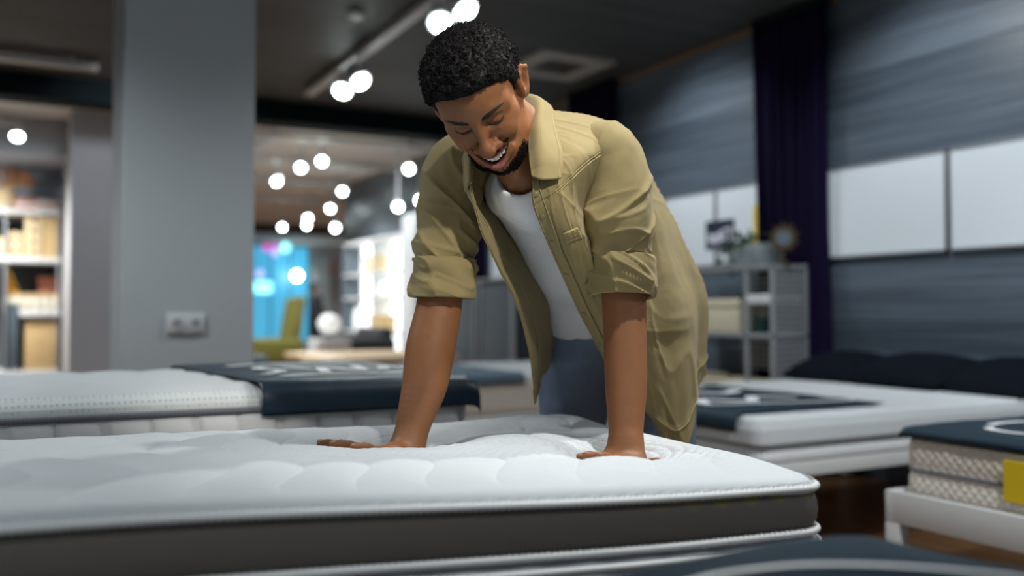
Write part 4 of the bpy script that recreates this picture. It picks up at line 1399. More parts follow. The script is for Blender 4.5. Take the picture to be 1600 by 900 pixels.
# ---------------------------------------------------------------- stock shelves, far left
SY = 11.25
sx0, sx1 = -2.2, .42
rk = thing('stock_shelves', (-1, 11.5, 0), 'tall stock shelves full of cartons beyond the plain white mattress', 'shelves')
lvz = [onY(60, yy_, SY)[2] for yy_ in (327, 402, 486)]
for i, z in enumerate(lvz):
    x0 = onY(30, 486, SY)[0] if i == 2 else sx0
    MB().box((x0, SY, z - .06), (sx1, 11.95, z), .006).build('shelf', M['white_paint'], rk)
MB().box((sx0, SY, .30), (sx1, 11.95, .36), .006).build('shelf', M['white_paint'], rk)
MB().box((sx0, 11.93, .1), (sx1, 11.98, 2.1)).build('back_panel', M['slate'], rk, smooth=False)
for x in (sx1 - .02, onY(8, 400, SY)[0], sx0):
    MB().box((x - .012, SY + .02, 0), (x + .012, SY + .05, 2.2), .003).box((x - .02, 11.88, 0), (x + .02, 11.92, 2.2), .003).build('post', M['shelf_grey'], rk)
def carton(px0, px1, pyt, level, m, lab, dpt=.4, grp='cartons on the stock shelves', holes=0):
    zb3 = lvz[level] if level < 3 else .36
    a = onY(px0, pyt, SY + .06)
    b = onY(px1, pyt, SY + .06)
    t = thing('carton', ((a[0] + b[0]) / 2, SY + .06 + dpt / 2, zb3), lab, 'carton', grp)
    x0, x1, z1 = a[0] + .006, b[0] - .006, a[2]
    MB().box((x0, SY + .06, zb3), (x1, SY + .06 + dpt, z1 - .02), .006).build('body', M[m], t)
    MB().box((x0 - .004, SY + .056, z1 - .07), (x1 + .004, SY + .064 + dpt, z1), .006).build('lid', M[m], t)
    for k in range(holes):
        z = zb3 + (z1 - zb3) * (k + .5) / holes
        MB().box((x0 + (x1 - x0) * .35, SY + .05, z - .02), (x0 + (x1 - x0) * .65, SY + .062, z + .015), .004).build('hand_hole', M['wood_mid'], t)
carton(38, 68, 334, 1, 'carton_pale', 'tall pale stack of wooden drawers on the middle stock shelf', holes=4)
carton(68, 96, 338, 1, 'carton', 'plain brown carton at the right end of the middle stock shelf')
carton(10, 37, 362, 1, 'carton_pale', 'short pale wooden chest left on the middle stock shelf', holes=2)
carton(-18, 8, 370, 1, 'carton_pale', 'short pale chest cut by the left photo edge')
carton(38, 92, 500, 3, 'carton', 'wide brown box under the lowest white stock shelf', .5)
carton(6, 30, 474, 3, 'slate', 'dark grey box low on the stock shelves')
for i, (px0, px1, pt, m, lab) in enumerate(((24, 60, 309, 'paper', 'pale stack of cloth left on the top stock shelf'), (58, 96, 311, 'salmon', 'pinkish stack of cloth right on the top stock shelf'))):
    a, b = onY(px0, pt, SY + .1), onY(px1, pt, SY + .1)
    t = thing('folded_cloths', ((a[0] + b[0]) / 2, SY + .3, lvz[0]), lab, 'cloths')
    n_ = 3
    for k in range(n_):
        h = (a[2] - lvz[0]) / n_
        MB().box((a[0], SY + .08, lvz[0] + k * h), (b[0] - .01 * k, SY + .45, lvz[0] + (k + 1) * h - .003), .012).build('cloth', M['paper'] if (k + i) % 2 else M['salmon'], t)
# dried flowers in a pot on the top shelf
p = onY(10, 300, SY + .25)
df = thing('dried_flowers', (p[0], SY + .25, lvz[0]), 'dried orange flowers in a pale pot on the top stock shelf', 'flowers')
MB().lathe([(.07, 0), (.10, .05), (.11, .16), (.085, .22), (.07, .22)], (p[0], SY + .25, lvz[0]), 20).build('pot', M['carton_pale'], df)
mb, ms = MB(), MB()
for k in range(46):
    th_ = rng.uniform(-1.0, 1.0)
    tip = np.array([p[0] + math.sin(th_) * .30, SY + .25 + rng.uniform(-.1, .1), lvz[0] + .22 + math.cos(th_) * rng.uniform(.08, .26)])
    ms.tube(crom([(p[0], SY + .25, lvz[0] + .15), (p[0] * .6 + tip[0] * .4, SY + .25, lvz[0] + .28), tip], 6), .003, 5)
    MB().ball(tip, (.026, .026, .034), 8).build('bloom', M['dry_flower'], df)
ms.build('stem', M['carton'], df)
# row of jars, orange folded parasol, salmon box on the lower shelf
zj = lvz[2]
for k in range(6):
    x = onY(14 + k * 15, 460, SY + .12)[0]
    t = thing('storage_jar', (x, SY + .12, zj), 'glass jar in the row of jars, %s from the post' % ('first', 'second', 'third', 'fourth', 'fifth', 'sixth')[k], 'jar', 'row of jars on the lower stock shelf')
    z_ = zj if k > 0 else zj
    MB().lathe([(.055, 0), (.062, .01), (.062, .13), (.045, .155), (.045, .16)], (x, SY + .12, z_), 18).build('glass', M['jar_glass'], t)
    MB().lathe([(.05, .16), (.052, .165), (.052, .19), (.048, .195)], (x, SY + .12, z_), 18).build('lid', M['carton'], t)
a, b = onY(60, 432, SY + .3), onY(94, 452, SY + .3)
t = thing('gift_box', ((a[0] + b[0]) / 2, SY + .4, zj), 'salmon pink box standing behind the row of jars', 'box')
MB().box((a[0], SY + .28, zj), (b[0], SY + .55, a[2] - .05), .008).build('body', M['salmon'], t)
MB().box((a[0] - .01, SY + .27, a[2] - .05), (b[0] + .01, SY + .56, a[2]), .008).build('lid', M['salmon'], t)
a, b = onY(12, 418, SY + .35), onY(40, 452, SY + .35)
t = thing('wedge_cushion', ((a[0] + b[0]) / 2, SY + .4, zj), 'bright orange wedge cushion on the lower stock shelf', 'cushion')
mb = MB()
for y_ in (SY + .3, SY + .5):
    pass
mb.add([(a[0], SY + .3, zj), (b[0], SY + .3, zj), (b[0], SY + .3, zj + .05), (a[0], SY + .3, a[2]), (a[0], SY + .5, zj), (b[0], SY + .5, zj), (b[0], SY + .5, zj + .05), (a[0], SY + .5, a[2])],
       [(0, 1, 2, 3), (7, 6, 5, 4), (0, 4, 5, 1), (1, 5, 6, 2), (2, 6, 7, 3), (3, 7, 4, 0)])
mb.build('foam', M['orange'], t, smooth=False)
MB().tube([(a[0], SY + .295, a[2]), (b[0], SY + .295, zj + .05)], .008, 8).build('piping', M['yellow'], t)
# ================================================================ the man
# all of him is laid out in the camera-heading frame (x right, y forward, z up) and turned into the room at the end
def nz_(v):
    v = np.asarray(v, float)
    return v / np.linalg.norm(v)
def smin(a, b, k):
    h = np.clip(.5 + .5 * (b - a) / k, 0, 1)
    return b + (a - b) * h - k * h * (1 - h)
def smax(a, b, k):
    return -smin(-a, -b, k)
def cap(P, a, b, ra, rb):
    a, b = np.asarray(a, float), np.asarray(b, float)
    ab = b - a
    q = P - a
    h = q @ (ab / (ab @ ab))
    np.clip(h, 0, 1, out=h)
    q -= h[:, None] * ab
    return np.sqrt(np.einsum('ij,ij->i', q, q)) - (ra + (rb - ra) * h)
def sph(P, c, r):
    q = P - np.asarray(c, float)
    return np.sqrt(np.einsum('ij,ij->i', q, q)) - r
def ell(P, c, r):
    q = P - np.asarray(c, float)
    r = np.asarray(r, float)
    q /= r
    k0 = np.sqrt(np.einsum('ij,ij->i', q, q))
    q /= r
    k1 = np.sqrt(np.einsum('ij,ij->i', q, q)) + 1e-9
    return k0 * (k0 - 1) / k1
def chain(P, pts, rad, k):
    d = None
    for i in range(len(pts) - 1):
        e = cap(P, pts[i], pts[i + 1], rad[i], rad[i + 1])
        d = e if d is None else smin(d, e, k)
    return d

def limb(P, pts, rad, n=28):
    """smooth tapering limb: many short cones through a curve."""
    q = crom(np.array(pts, float), n)
    r = crom(np.array(rad, float)[:, None], n)[:, 0]
    d = None
    for i in range(n - 1):
        e = cap(P, q[i], q[i + 1], r[i], r[i + 1])
        d = e if d is None else np.minimum(d, e)
    return d
def near(P, pts, reach, fn, cur, k):
    """blend fn into cur only where P lies within reach of the polyline pts."""
    b = None
    for i in range(len(pts) - 1):
        e = cap(P, pts[i], pts[i + 1], 0, 0)
        b = e if b is None else np.minimum(b, e)
    out = np.minimum(cur, np.maximum(b - reach + .06, .05))
    m = b < reach
    if m.any():
        out[m] = smin(cur[m], fn(P[m]), k)
    return out

def surface_nets(f, lo, hi, h, margin=2.2, B=24):
    """one welded mesh of f = 0 inside [lo, hi], visited block by block."""
    lo = np.asarray(lo, float)
    n = np.ceil((np.asarray(hi) - lo) / h / B).astype(int)
    keys, verts, quads = [], [], []
    N = n * B + 4
    def key(i):
        return (i[..., 0] * N[1] + i[..., 1]) * N[2] + i[..., 2]
    cen = np.stack(np.meshgrid(*[np.arange(k) for k in n], indexing='ij'), -1).reshape(-1, 3)
    cc = lo + (cen + .5) * B * h
    dc = f(cc)
    act = cen[np.abs(dc) < B * h * .87 * margin]
    ax = np.arange(-1, B + 1)
    G = np.stack(np.meshgrid(ax, ax, ax, indexing='ij'), -1)
    off = np.array([[0, 0, 0], [1, 0, 0], [0, 1, 0], [1, 1, 0], [0, 0, 1], [1, 0, 1], [0, 1, 1], [1, 1, 1]])
    edges = [(0, 1), (2, 3), (4, 5), (6, 7), (0, 2), (1, 3), (4, 6), (5, 7), (0, 4), (1, 5), (2, 6), (3, 7)]
    for b in act:
        I = G + b * B
        D = f((lo + I.reshape(-1, 3) * h)).reshape(G.shape[:3])
        if D.min() > 0 or D.max() < 0:
            continue
        m = B + 1
        c = [D[o[0]:o[0] + m, o[1]:o[1] + m, o[2]:o[2] + m] for o in off]
        s = sum((x < 0).astype(int) for x in c)
        on = (s > 0) & (s < 8)
        idx = np.argwhere(on)
        if not len(idx):
            continue
        cv = np.stack([x[on] for x in c], -1)
        acc = np.zeros((len(idx), 3))
        cnt = np.zeros(len(idx))
        for p, q in edges:
            a, e = cv[:, p], cv[:, q]
            x = (a < 0) != (e < 0)
            t = np.where(x, a / np.where(x, a - e, 1), 0)
            pt = off[p] + (off[q] - off[p]) * t[:, None]
            acc += np.where(x[:, None], pt, 0)
            cnt += x
        cell = idx - 1 + b * B
        keys.append(key(cell + 1))
        verts.append(lo + (cell + acc / cnt[:, None]) * h)
        # edges that start in this block
        for ax_ in range(3):
            o = np.zeros(3, int)
            o[ax_] = 1
            A = D[1:B + 1, 1:B + 1, 1:B + 1]
            E_ = D[1 + o[0]:B + 1 + o[0], 1 + o[1]:B + 1 + o[1], 1 + o[2]:B + 1 + o[2]]
            if E_.shape != A.shape:                     # the last edge leaves the sampled block
                k = min(A.shape[ax_], E_.shape[ax_])
                sl = [slice(None)] * 3
                sl[ax_] = slice(0, k)
                A = A[tuple(sl)]
            sg = (A < 0) != (E_ < 0)
            e = np.argwhere(sg)
            if not len(e):
                continue
            neg = A[sg] < 0
            base = e + b * B + 1
            u, v = [np.eye(3, dtype=int)[(ax_ + 1) % 3], np.eye(3, dtype=int)[(ax_ + 2) % 3]]
            q = np.stack([key(base - u - v), key(base - v), key(base), key(base - u)], -1)
            q[~neg] = q[~neg][:, ::-1]
            quads.append(q)
    keys = np.concatenate(keys)
    verts = np.concatenate(verts)
    quads = np.concatenate(quads)
    uk, first = np.unique(keys, return_index=True)
    pos = np.searchsorted(uk, quads)
    pos = np.clip(pos, 0, len(uk) - 1)
    ok = (uk[pos] == quads).all(1)
    return verts[first], pos[ok]

def sdf_object(name, V, F, m, parent, tint=None, smooth_iter=0):
    me = bpy.data.meshes.new(name)
    wv = c2w(V) - np.array(world_loc(parent))
    me.vertices.add(len(V))
    me.vertices.foreach_set('co', wv.astype(np.float32).ravel())
    me.loops.add(F.size)
    me.loops.foreach_set('vertex_index', F.astype(np.int32).ravel())
    me.polygons.add(len(F))
    me.polygons.foreach_set('loop_start', np.arange(0, F.size, 4, dtype=np.int32))
    me.polygons.foreach_set('loop_total', np.full(len(F), 4, np.int32))
    me.update(calc_edges=True)
    me.validate()
    me.polygons.foreach_set('use_smooth', [True] * len(me.polygons))
    me.materials.append(m)
    if tint is not None:
        at = me.color_attributes.new('tint', 'FLOAT_COLOR', 'POINT')
        at.data.foreach_set('color', np.c_[tint, np.ones(len(tint))].astype(np.float32).ravel())
    o = bpy.data.objects.new(name, me)
    COL.objects.link(o)
    o.parent = parent
    return o

def relax(V, F, it=1, lam=.5):
    n = len(V)
    for _ in range(it):
        s = np.zeros((n, 3))
        c = np.zeros(n)
        for a, b in ((0, 1), (1, 2), (2, 3), (3, 0)):
            for i, j in ((a, b), (b, a)):
                np.add.at(s, F[:, i], V[F[:, j]])
                np.add.at(c, F[:, i], 1)
        V = V + lam * (s / np.maximum(c, 1)[:, None] - V)
    return V

# ---------------------------------------------------------------- head frame, joints
HC = np.array([-.0623, 1.68, .3964])
HR_ = np.array([[.93783, -.34471, .04057], [-.24271, -.73485, -.63331], [.24812, .58409, -.77284]])
HS = .97
def h2c(p):
    return HC + (np.asarray(p, float) * HS) @ HR_.T
def c2h(P):
    return (P - HC) @ HR_ / HS

neck0 = h2c((0, -.045, -.030))
NB = C(840, 238, 1.83)
CH = C(862, 315, 1.925)
MD = C(905, 395, 2.03)
WA = C(938, 470, 2.15)
PE = C(962, 540, 2.26)
SL, EL, WL = C(710, 272, 1.87), C(686, 478, 1.825), C(639, 690, 1.745)
SR, ER, WR = C(958, 258, 1.815), C(975, 470, 1.79), C(978, 694, 1.70)
FL1, FL2 = C(673, 542, 1.81), C(664, 600, 1.79)
FR1, FR2 = C(977, 545, 1.765), C(978, 600, 1.745)
LAX = nz_(SR - SL)
SPINE = nz_(PE - NB)
BACK = nz_(np.cross(LAX, SPINE))
if BACK[2] < 0:
    BACK = -BACK
LAX = nz_(np.cross(SPINE, BACK)) * (1 if np.cross(SPINE, BACK)[0] > 0 else -1)

def ground(p):
    w = c2w(p)
    t = TMi(w)
    return float(mtop0(t[0], t[1])) - CAMZ

# ---------------------------------------------------------------- hands: palm, five fingers
def hand_parts(wrist, palm_px, fdir, thumb_side, spread):
    """list of (points, radii) chains in the camera-heading frame."""
    f = nz_([fdir[0], fdir[1], 0])
    s = np.array([-f[1], f[0], 0]) * thumb_side
    base = np.array([wrist[0], wrist[1], 0.0])
    def on(p, r):
        return np.array([p[0], p[1], ground(p) + r])
    out = {'palm': [], 'fingers': []}
    heel = base + f * .004
    for q, L in ((-.030, .082), (-.010, .092), (.012, .094), (.031, .088)):
        a = heel + s * q * .80 + f * .006
        b = heel + s * q + f * L
        out['palm'].append(([on(a, .020), on((a + b) / 2, .021), on(b, .0125)], [.0185, .018, .0125]))
    for i, (q, L0, L, r) in enumerate(((.031, .088, .068, .0092), (.012, .094, .076, .0096), (-.010, .092, .070, .0092), (-.030, .082, .054, .0080))):
        ang = (1.5 - i) * spread
        d = f * math.cos(ang) + s * math.sin(ang)
        k = heel + s * q + f * L0
        pts = [on(k - d * .01, .012), on(k + d * L * .30, r + .006), on(k + d * L * .52, r + .0045), on(k + d * L * .80, r + .001), on(k + d * L, r - .0005)]
        out['fingers'].append((pts, [r * 1.18, r * 1.05, r * 1.08, r * .95, r * .78]))
    d1 = nz_(f * .55 + s * .85)
    d2 = nz_(f * .80 + s * .62)
    t0 = heel + s * .018 + f * .022
    t1 = t0 + d1 * .042
    t2 = t1 + d2 * .034
    t3 = t2 + d2 * .026
    out['fingers'].append(([on(t0, .018), on(t1, .015), on(t2, .0115), on(t3, .0095)], [.017, .0125, .0112, .0085]))
    out['ups'] = [np.array([wrist[0], wrist[1], wrist[2]]), on(heel + f * .012, .024)]
    return out
# the bent-out hand on the left of the photo is his right one, the other his left
handA = hand_parts(WL, None, (-.80, -.60), -1, .15)
handB = hand_parts(WR, None, (-.45, -.89), 1, .06)
def hand_sdf(P, hnd):
    d = chain(P, *hnd['palm'][0], .012)
    for c in hnd['palm'][1:]:
        d = smin(d, chain(P, *c, .012), .012)
    for c in hnd['fingers']:
        d = smin(d, chain(P, *c, .004), .0055)
    a, b = hnd['ups']
    d = smin(d, cap(P, a, b, .029, .026), .02)
    return d

# ---------------------------------------------------------------- head
def yu(x):
    return -.0725 + .0105 * (x / .035) ** 2
def yl(x):
    return -.0935 + .0315 * (x / .035) ** 2
def zlip(x):
    return .0965 - .0250 * (x / .035) ** 2
lipx = np.linspace(-.0345, .0345, 9)
UP_LIP = [(x, yu(x) + .0038 - .0012 * math.exp(-(x / .004) ** 2), zlip(x) + .0005) for x in lipx]
LO_LIP = [(x, yl(x) - .0052, zlip(x) - .0022) for x in lipx]
def face_sdf(L):
    x, y, z = L.T
    ax = np.abs(x)
    S_ = np.c_[ax, y, z]
    d = ell(L, (0, .036, -.012), (.0755, .086, .098))
    d = smin(d, ell(L, (0, .030, .028), (.062, .060, .064)), .03)
    d = smin(d, ell(L, (0, -.030, .022), (.061, .070, .066)), .03)
    d = smin(d, ell(L, (0, -.068, .036), (.046, .048, .048)), .025)
    d = smin(d, chain(S_, [(.056, -.045, -.006), (.050, -.082, .018), (.026, -.106, .055), (.0, -.112, .066)], [.018, .016, .017, .0195], .012), .026)
    d = smin(d, sph(S_, (.041, -.036, .062), .0215), .022)            # raised cheeks of the smile
    d = smin(d, sph(S_, (.054, -.018, .042), .018), .02)
    d = smin(d, chain(S_, [(0, .017, .0815), (.028, .024, .0775), (.052, .016, .056)], [.0095, .010, .010], .01), .018)
    d = smin(d, ell(L, (0, -.077, .068), (.040, .027, .0265)), .014)   # muzzle over the teeth
    # eyes
    d = smax(d, -ell(S_, (.0315, .001, .0925), (.0175, .0105, .016)), .012)
    d = smin(d, ell(S_, (.0315, -.0015, .0715), (.0150, .0118, .0130)), .004)
    d = smin(d, chain(S_, [(.018, -.012, .0785), (.031, -.0155, .0790), (.046, -.010, .067)], [.0035, .0040, .0035], .004), .007)
    # nose
    d = smin(d, chain(L, [(0, .014, .0835), (0, -.012, .0965), (0, -.036, .1105)], [.0085, .0090, .0115], .008), .012)
    d = smin(d, sph(L, (0, -.0430, .1085), .0155), .009)
    d = smin(d, ell(S_, (.0185, -.0455, .0940), (.0115, .0100, .0120)), .007)
    d = smax(d, -ell(S_, (.0078, -.0555, .0985), (.0045, .0040, .0065)), .004)
    d = smin(d, cap(L, (0, -.052, .0950), (0, -.060, .0945), .0055, .0045), .006)
    # fold from nose wing to mouth corner
    fold = chain(S_, [(.0235, -.042, .0905), (.0375, -.056, .0810), (.0445, -.070, .0700)], [.0022, .0030, .0020], .003)
    d = smax(d, -fold, .009)
    # lips and open mouth
    up = chain(L, UP_LIP, [.0028, .0036, .0042, .0046, .0044, .0046, .0042, .0036, .0028], .003)
    lo = chain(L, LO_LIP, [.0030, .0044, .0054, .0060, .0062, .0060, .0054, .0044, .0030], .003)
    d = smin(d, up, .005)
    d = smin(d, lo, .0065)
    cav = np.maximum(np.maximum(y - yu(x), yl(x) - y) , np.maximum(ax - .0348, (zlip(x) - .024) - z))
    d = smax(d, -cav, .0018)
    d = smin(d, sph(L, (0, -.112, .0735), .0135), .016)               # chin
    # ears
    S_ = S_ - np.array([.004, .002, 0]) - np.c_[np.clip(-(z + .004), 0, .04) * .45, z * 0, z * 0]
    e = ell(S_, (.0785, -.008, -.012), (.0075, .0335, .0200))
    er = chain(S_, [(.0790, -.026, -.002), (.0815, -.006, .003), (.0835, .014, -.004), (.0845, .022, -.016), (.0840, .010, -.029), (.0800, -.012, -.026), (.0775, -.034, -.010)], [.0040, .0038, .0042, .0044, .0044, .0042, .0062], .004)
    d = smin(d, cap(np.c_[ax, y, z], (.0720, .010, -.008), (.0700, -.030, -.003), .0095, .0085), .010)
    e = smax(e, -ell(S_, (.0870, -.006, -.010), (.0075, .018, .0105)), .004)
    e = smin(e, er, .004)
    e = smin(e, sph(S_, (.0765, -.010, .0015), .0055), .004)
    d = smin(d, e, .006)
    return d
HB = HC + (np.array([0, 0, .0]) @ HR_.T)
ARM_L = [SL, SL + (EL - SL) * .5, EL, FL1, FL2, C(650, 648, 1.765), WL]
RAD_L = [.042, .044, .0455, .0490, .0445, .0360, .0300]
ARM_R = [SR, SR + (ER - SR) * .5, ER, FR1, FR2, C(978, 652, 1.72), WR]
RAD_R = [.042, .043, .0430, .0415, .0400, .0345, .0305]
def torso_sdf(P):
    d = cap(P, NB, CH, .058, .07)
    for s in (-1, 1):
        a = [CH + LAX * (.055 if s > 0 else .02) * s, MD + LAX * (.055 if s > 0 else .025) * s, WA + LAX * .045 * s, PE + LAX * .065 * s]
        d = smin(d, chain(P, a, [.072, .066, .066, .078], .05), .05)
        d = smin(d, cap(P, NB + SPINE * .07, (SL if s < 0 else SR), .042, .040), .03)
    return d
def body_sdf(P):
    d = cap(P, neck0, NB, .0560, .0600)
    d = smin(d, cap(P, h2c((0, -.03, .005)), C(826, 285, 1.80), .045, .045), .03)
    d = near(P, [NB, CH, MD, WA, PE], .26, torso_sdf, d, .05)
    d = near(P, [SL, EL, FL2, WL], .12, lambda q: limb(q, ARM_L, RAD_L), d, .02)
    d = near(P, [SR, ER, FR2, WR], .12, lambda q: limb(q, ARM_R, RAD_R), d, .02)
    for hnd, w in ((handA, WL), (handB, WR)):
        t_ = hnd['fingers'][1][0][-1]
        d = near(P, [w, t_], .17, lambda q: hand_sdf(q, hnd), d, .014)
    d = near(P, [HC, HC + np.array([0, 0, .001])], .23, lambda q: face_sdf(c2h(q)) * HS, d, .018)
    return d

foot_c = C(968, 600, 2.32)
PR_ = c2w(np.array([foot_c[0], foot_c[1] + .02, -1.0]))
man = thing('person', tuple(PR_), 'smiling man in open khaki shirt, white tee and jeans leaning both hands on the mattress', 'person')

allp = np.array([h2c((0, .13, 0)), h2c((0, 0, .13)), h2c((.1, 0, -.12)), h2c((-.1, 0, 0)), SL, SR, WL, WR, PE, EL, ER, FL1] + [q for hnd in (handA, handB) for c in hnd['fingers'] for q in c[0]])
lo_, hi_ = allp.min(0) - .13, allp.max(0) + .13
BV, BF = surface_nets(body_sdf, lo_, hi_, .0019)
BV = relax(BV, BF, 1, .35)
arm_ = np.minimum(smoothstep(.20, .24, np.linalg.norm(BV - HC, axis=1)), np.minimum(smoothstep(.03, .06, BV[:, 2] - WL[2] + .03), 1))[:, None]
BV = BV + (relax(BV, BF, 8, .5) - BV) * arm_
LH = c2h(BV)
hd = np.linalg.norm(LH, axis=1) < .19

# ---- skin colours: warm brown, lips, stubble where the beard grows
base = np.array([.240, .096, .036])
tint = np.tile(base, (len(BV), 1))
nv = vnoise(BV * 60, 11)[:, None] * .05 + vnoise(BV * 14, 12)[:, None] * .06
tint = tint * (1 + nv)
def lipmask():
    x, y, z = LH.T
    dU = chain(LH, UP_LIP, [.0030, .0038, .0044, .0048, .0046, .0048, .0044, .0038, .0030], .003)
    dL = chain(LH, LO_LIP, [.0030, .0044, .0054, .0060, .0062, .0060, .0054, .0044, .0030], .003)
    return np.clip(1 - np.minimum(dU, dL) / .0016, 0, 1) * hd
lm_ = lipmask()[:, None]
tint = tint * (1 - lm_) + np.array([.30, .105, .085]) * lm_
cavm = (hd & (LH[:, 1] < yu(LH[:, 0]) - .0002) & (LH[:, 1] > yl(LH[:, 0])) & (np.abs(LH[:, 0]) < .034) & (LH[:, 2] < zlip(LH[:, 0]) - .004) & (LH[:, 2] > .06))
tint[cavm] = (.10, .02, .02)
# warm nose, ears; darker lids
ws = np.exp(-(np.linalg.norm(LH - [0, -.045, .11], axis=1) / .018) ** 2)[:, None]
tint = tint * (1 - .35 * ws) + np.array([.34, .11, .055]) * .35 * ws
SKIN = bpy.data.materials.new('skin')
SKIN.use_nodes = True
snt = SKIN.node_tree
sb_ = snt.nodes['Principled BSDF']
va = snt.nodes.new('ShaderNodeVertexColor')
va.layer_name = 'tint'
snt.links.new(va.outputs[0], sb_.inputs['Base Color'])
sb_.inputs['Roughness'].default_value = .54
sb_.inputs['Specular IOR Level'].default_value = .45
sb_.inputs['Subsurface Weight'].default_value = .12
sb_.inputs['Subsurface Radius'].default_value = (.010, .004, .002)
sb_.inputs['Subsurface Scale'].default_value = 1.0
tcs = snt.nodes.new('ShaderNodeTexCoord')
vs_ = snt.nodes.new('ShaderNodeTexNoise')
vs_.inputs['Scale'].default_value = 420
vs_.inputs['Detail'].default_value = 3
snt.links.new(tcs.outputs['Object'], vs_.inputs['Vector'])
bps = snt.nodes.new('ShaderNodeBump')
bps.inputs['Strength'].default_value = .18
bps.inputs['Distance'].default_value = .0015
snt.links.new(vs_.outputs['Fac'], bps.inputs['Height'])
snt.links.new(bps.outputs[0], sb_.inputs['Normal'])
body = sdf_object('body', BV, BF, SKIN, man, tint)

# ---- a way to lay things on the face: depth of the surface at local (x, y)
def face_z(x, y, z0=.14, z1=.02):
    x, y = np.broadcast_arrays(np.asarray(x, float), np.asarray(y, float))
    z = np.full(x.shape, z0)
    for _ in range(60):
        dd = face_sdf(np.stack([x.ravel(), y.ravel(), z.ravel()], -1)).reshape(x.shape)
        z = z - np.clip(dd, -.01, .01) * .8
    return z
def cmesh(mb, name, m, parent, auto=0, smooth=True):
    """geometry given in the camera-heading frame."""
    for i in range(len(mb.v)):
        mb.v[i] = c2w(mb.v[i])
    return mb.build(name, m, parent, auto=auto, smooth=smooth)

HAIR = mat('black_hair', (.0055, .0045, .005), .62, spec=.16)
BROW = mat('brow_hair', (.016, .010, .008), .6)
# eyebrows: short hairs combed outward
for s in (1, -1):
    mb = MB()
    t = rng.uniform(0, 1, 260)
    wd = .0046 * (1 - .75 * t ** 2) * (.55 + .45 * np.minimum(1, t * 6))
    o = rng.uniform(-1, 1, 260) * wd
    A = np.stack([s * (.013 + .040 * t), .0185 + .0095 * np.sin(t * PI * .62) - .004 * t * t + o], -1)
    B_ = A + np.stack([s * rng.uniform(.004, .008, 260), rng.uniform(.0005, .0035, 260) * (1 - 1.6 * t)], -1)
    za, zb_2 = face_z(A[:, 0], A[:, 1]), face_z(B_[:, 0], B_[:, 1])
    for a, b, z1, z2 in zip(A, B_, za, zb_2):
        mb.tube([h2c((a[0], a[1], z1 - .0003)), h2c((*(a + b) / 2, (z1 + z2) / 2 + .0012)), h2c((b[0], b[1], z2 + .0006))], [.0006, .00055, .0002], 4)
    cmesh(mb, 'eyebrow', BROW, man)
# lashes along the lowered lids
for s in (1, -1):
    mb = MB()
    u = np.linspace(-1, 1, 17)
    ex = .0318 + .0165 * u
    ey = -.0078 + .0046 * u ** 2 * (1 + .25 * u)
    ez = face_z(s * ex, ey)
    mb.tube([h2c((s * a, b, c + .0003)) for a, b, c in zip(ex, ey, ez)], .0016 * (1 - .6 * np.abs(u) ** 3), 6)
    for k in range(26):
        q = rng.uniform(-.95, 1)
        i_ = (q + 1) / 2 * 16
        x0, y0, z0 = np.interp(i_, np.arange(17), ex), np.interp(i_, np.arange(17), ey), np.interp(i_, np.arange(17), ez)
        mb.tube([h2c((s * x0, y0, z0)), h2c((s * (x0 + .0012 * q), y0 - .0018, z0 + .0018)), h2c((s * (x0 + .0018 * q), y0 - .0028, z0 + .0032))], [.00040, .0003, .0001], 4)
    cmesh(mb, 'eyelashes', BROW, man)
    # crease of the upper lid
# teeth
TEETH = mat('teeth', (.80, .76, .68), .25, spec=.5, sss=.05)
mb = MB()
xw = [.0088, .0070, .0078, .0064, .0058, .0052]
xc = 0
for i, w_ in enumerate(xw):
    for s in (1, -1):
        cx_ = s * (xc + w_ / 2)
        zz = .0915 - .0155 * (cx_ / .026) ** 2
        bm = bmesh.new()
        bmesh.ops.create_cube(bm, size=1)
        ht = (.0150, .0138, .0142, .0125, .0108, .0090)[i]
        top = yu(cx_) + .003
        slope = -2 * .0155 * cx_ / .026 ** 2
        ang = math.atan(slope)
        for v in bm.verts:
            lx, ly, lz = v.co.x * w_ * .97, v.co.y * ht, v.co.z * .006
            v.co = Vector((cx_ + lx * math.cos(ang) - lz * math.sin(ang) * 0, top - ht / 2 + ly, zz + lx * math.sin(ang) + lz))
        bmesh.ops.bevel(bm, geom=list(bm.edges), offset=.0014, segments=3, affect='EDGES', profile=.5)
        for v in bm.verts:
            v.co = Vector(h2c(v.co[:]))
        mb.bm(bm)
    xc += w_
cmesh(mb, 'teeth', TEETH, man)

# ---------------------------------------------------------------- hair
HL = np.array([[0, .068], [25, .066], [42, .058], [54, .046], [64, .040], [73, .016], [80, -.014], [90, -.020], [97, .006], [104, .018], [116, .0], [128, -.048], [150, -.064], [180, -.068]])
def hairline(L):
    az = np.degrees(np.abs(np.arctan2(L[:, 0], L[:, 2] + .004)))
    return np.interp(az, HL[:, 0], HL[:, 1])
def hair_sdf(L):
    o = ell(L, (0, .042, -.020), (.0900, .0790, .1120))
    o = smin(o, ell(L, (0, .074, .020), (.062, .041, .068)), .04)
    o = smin(o, ell(L, (0, .0, -.050), (.080, .075, .062)), .03)
    o = o + .0035 * vnoise(L * 95, 4) + .0025 * vnoise(L * 190, 5)
    inn = ell(L, (0, .036, -.012), (.0755, .086, .098)) - .001
    cut = (hairline(L) - L[:, 1]) + .003 * vnoise(L * 160, 6)
    # the edge tapers to the scalp
    thin = smoothstep(-.002, .034, L[:, 1] - hairline(L))
    th = ell(L, (0, .036, -.012), (.0765, .087, .0985)) - (.003 + .060 * thin)
    o = smax(o, th, .010)
    return np.maximum(o, cut * .8)
HVl, HF = surface_nets(hair_sdf, (-.13, -.11, -.17), (.13, .18, .13), .0026)
cap_mb = MB().add(h2c(HVl), HF)
hair = cmesh(cap_mb, 'hair', HAIR, man)
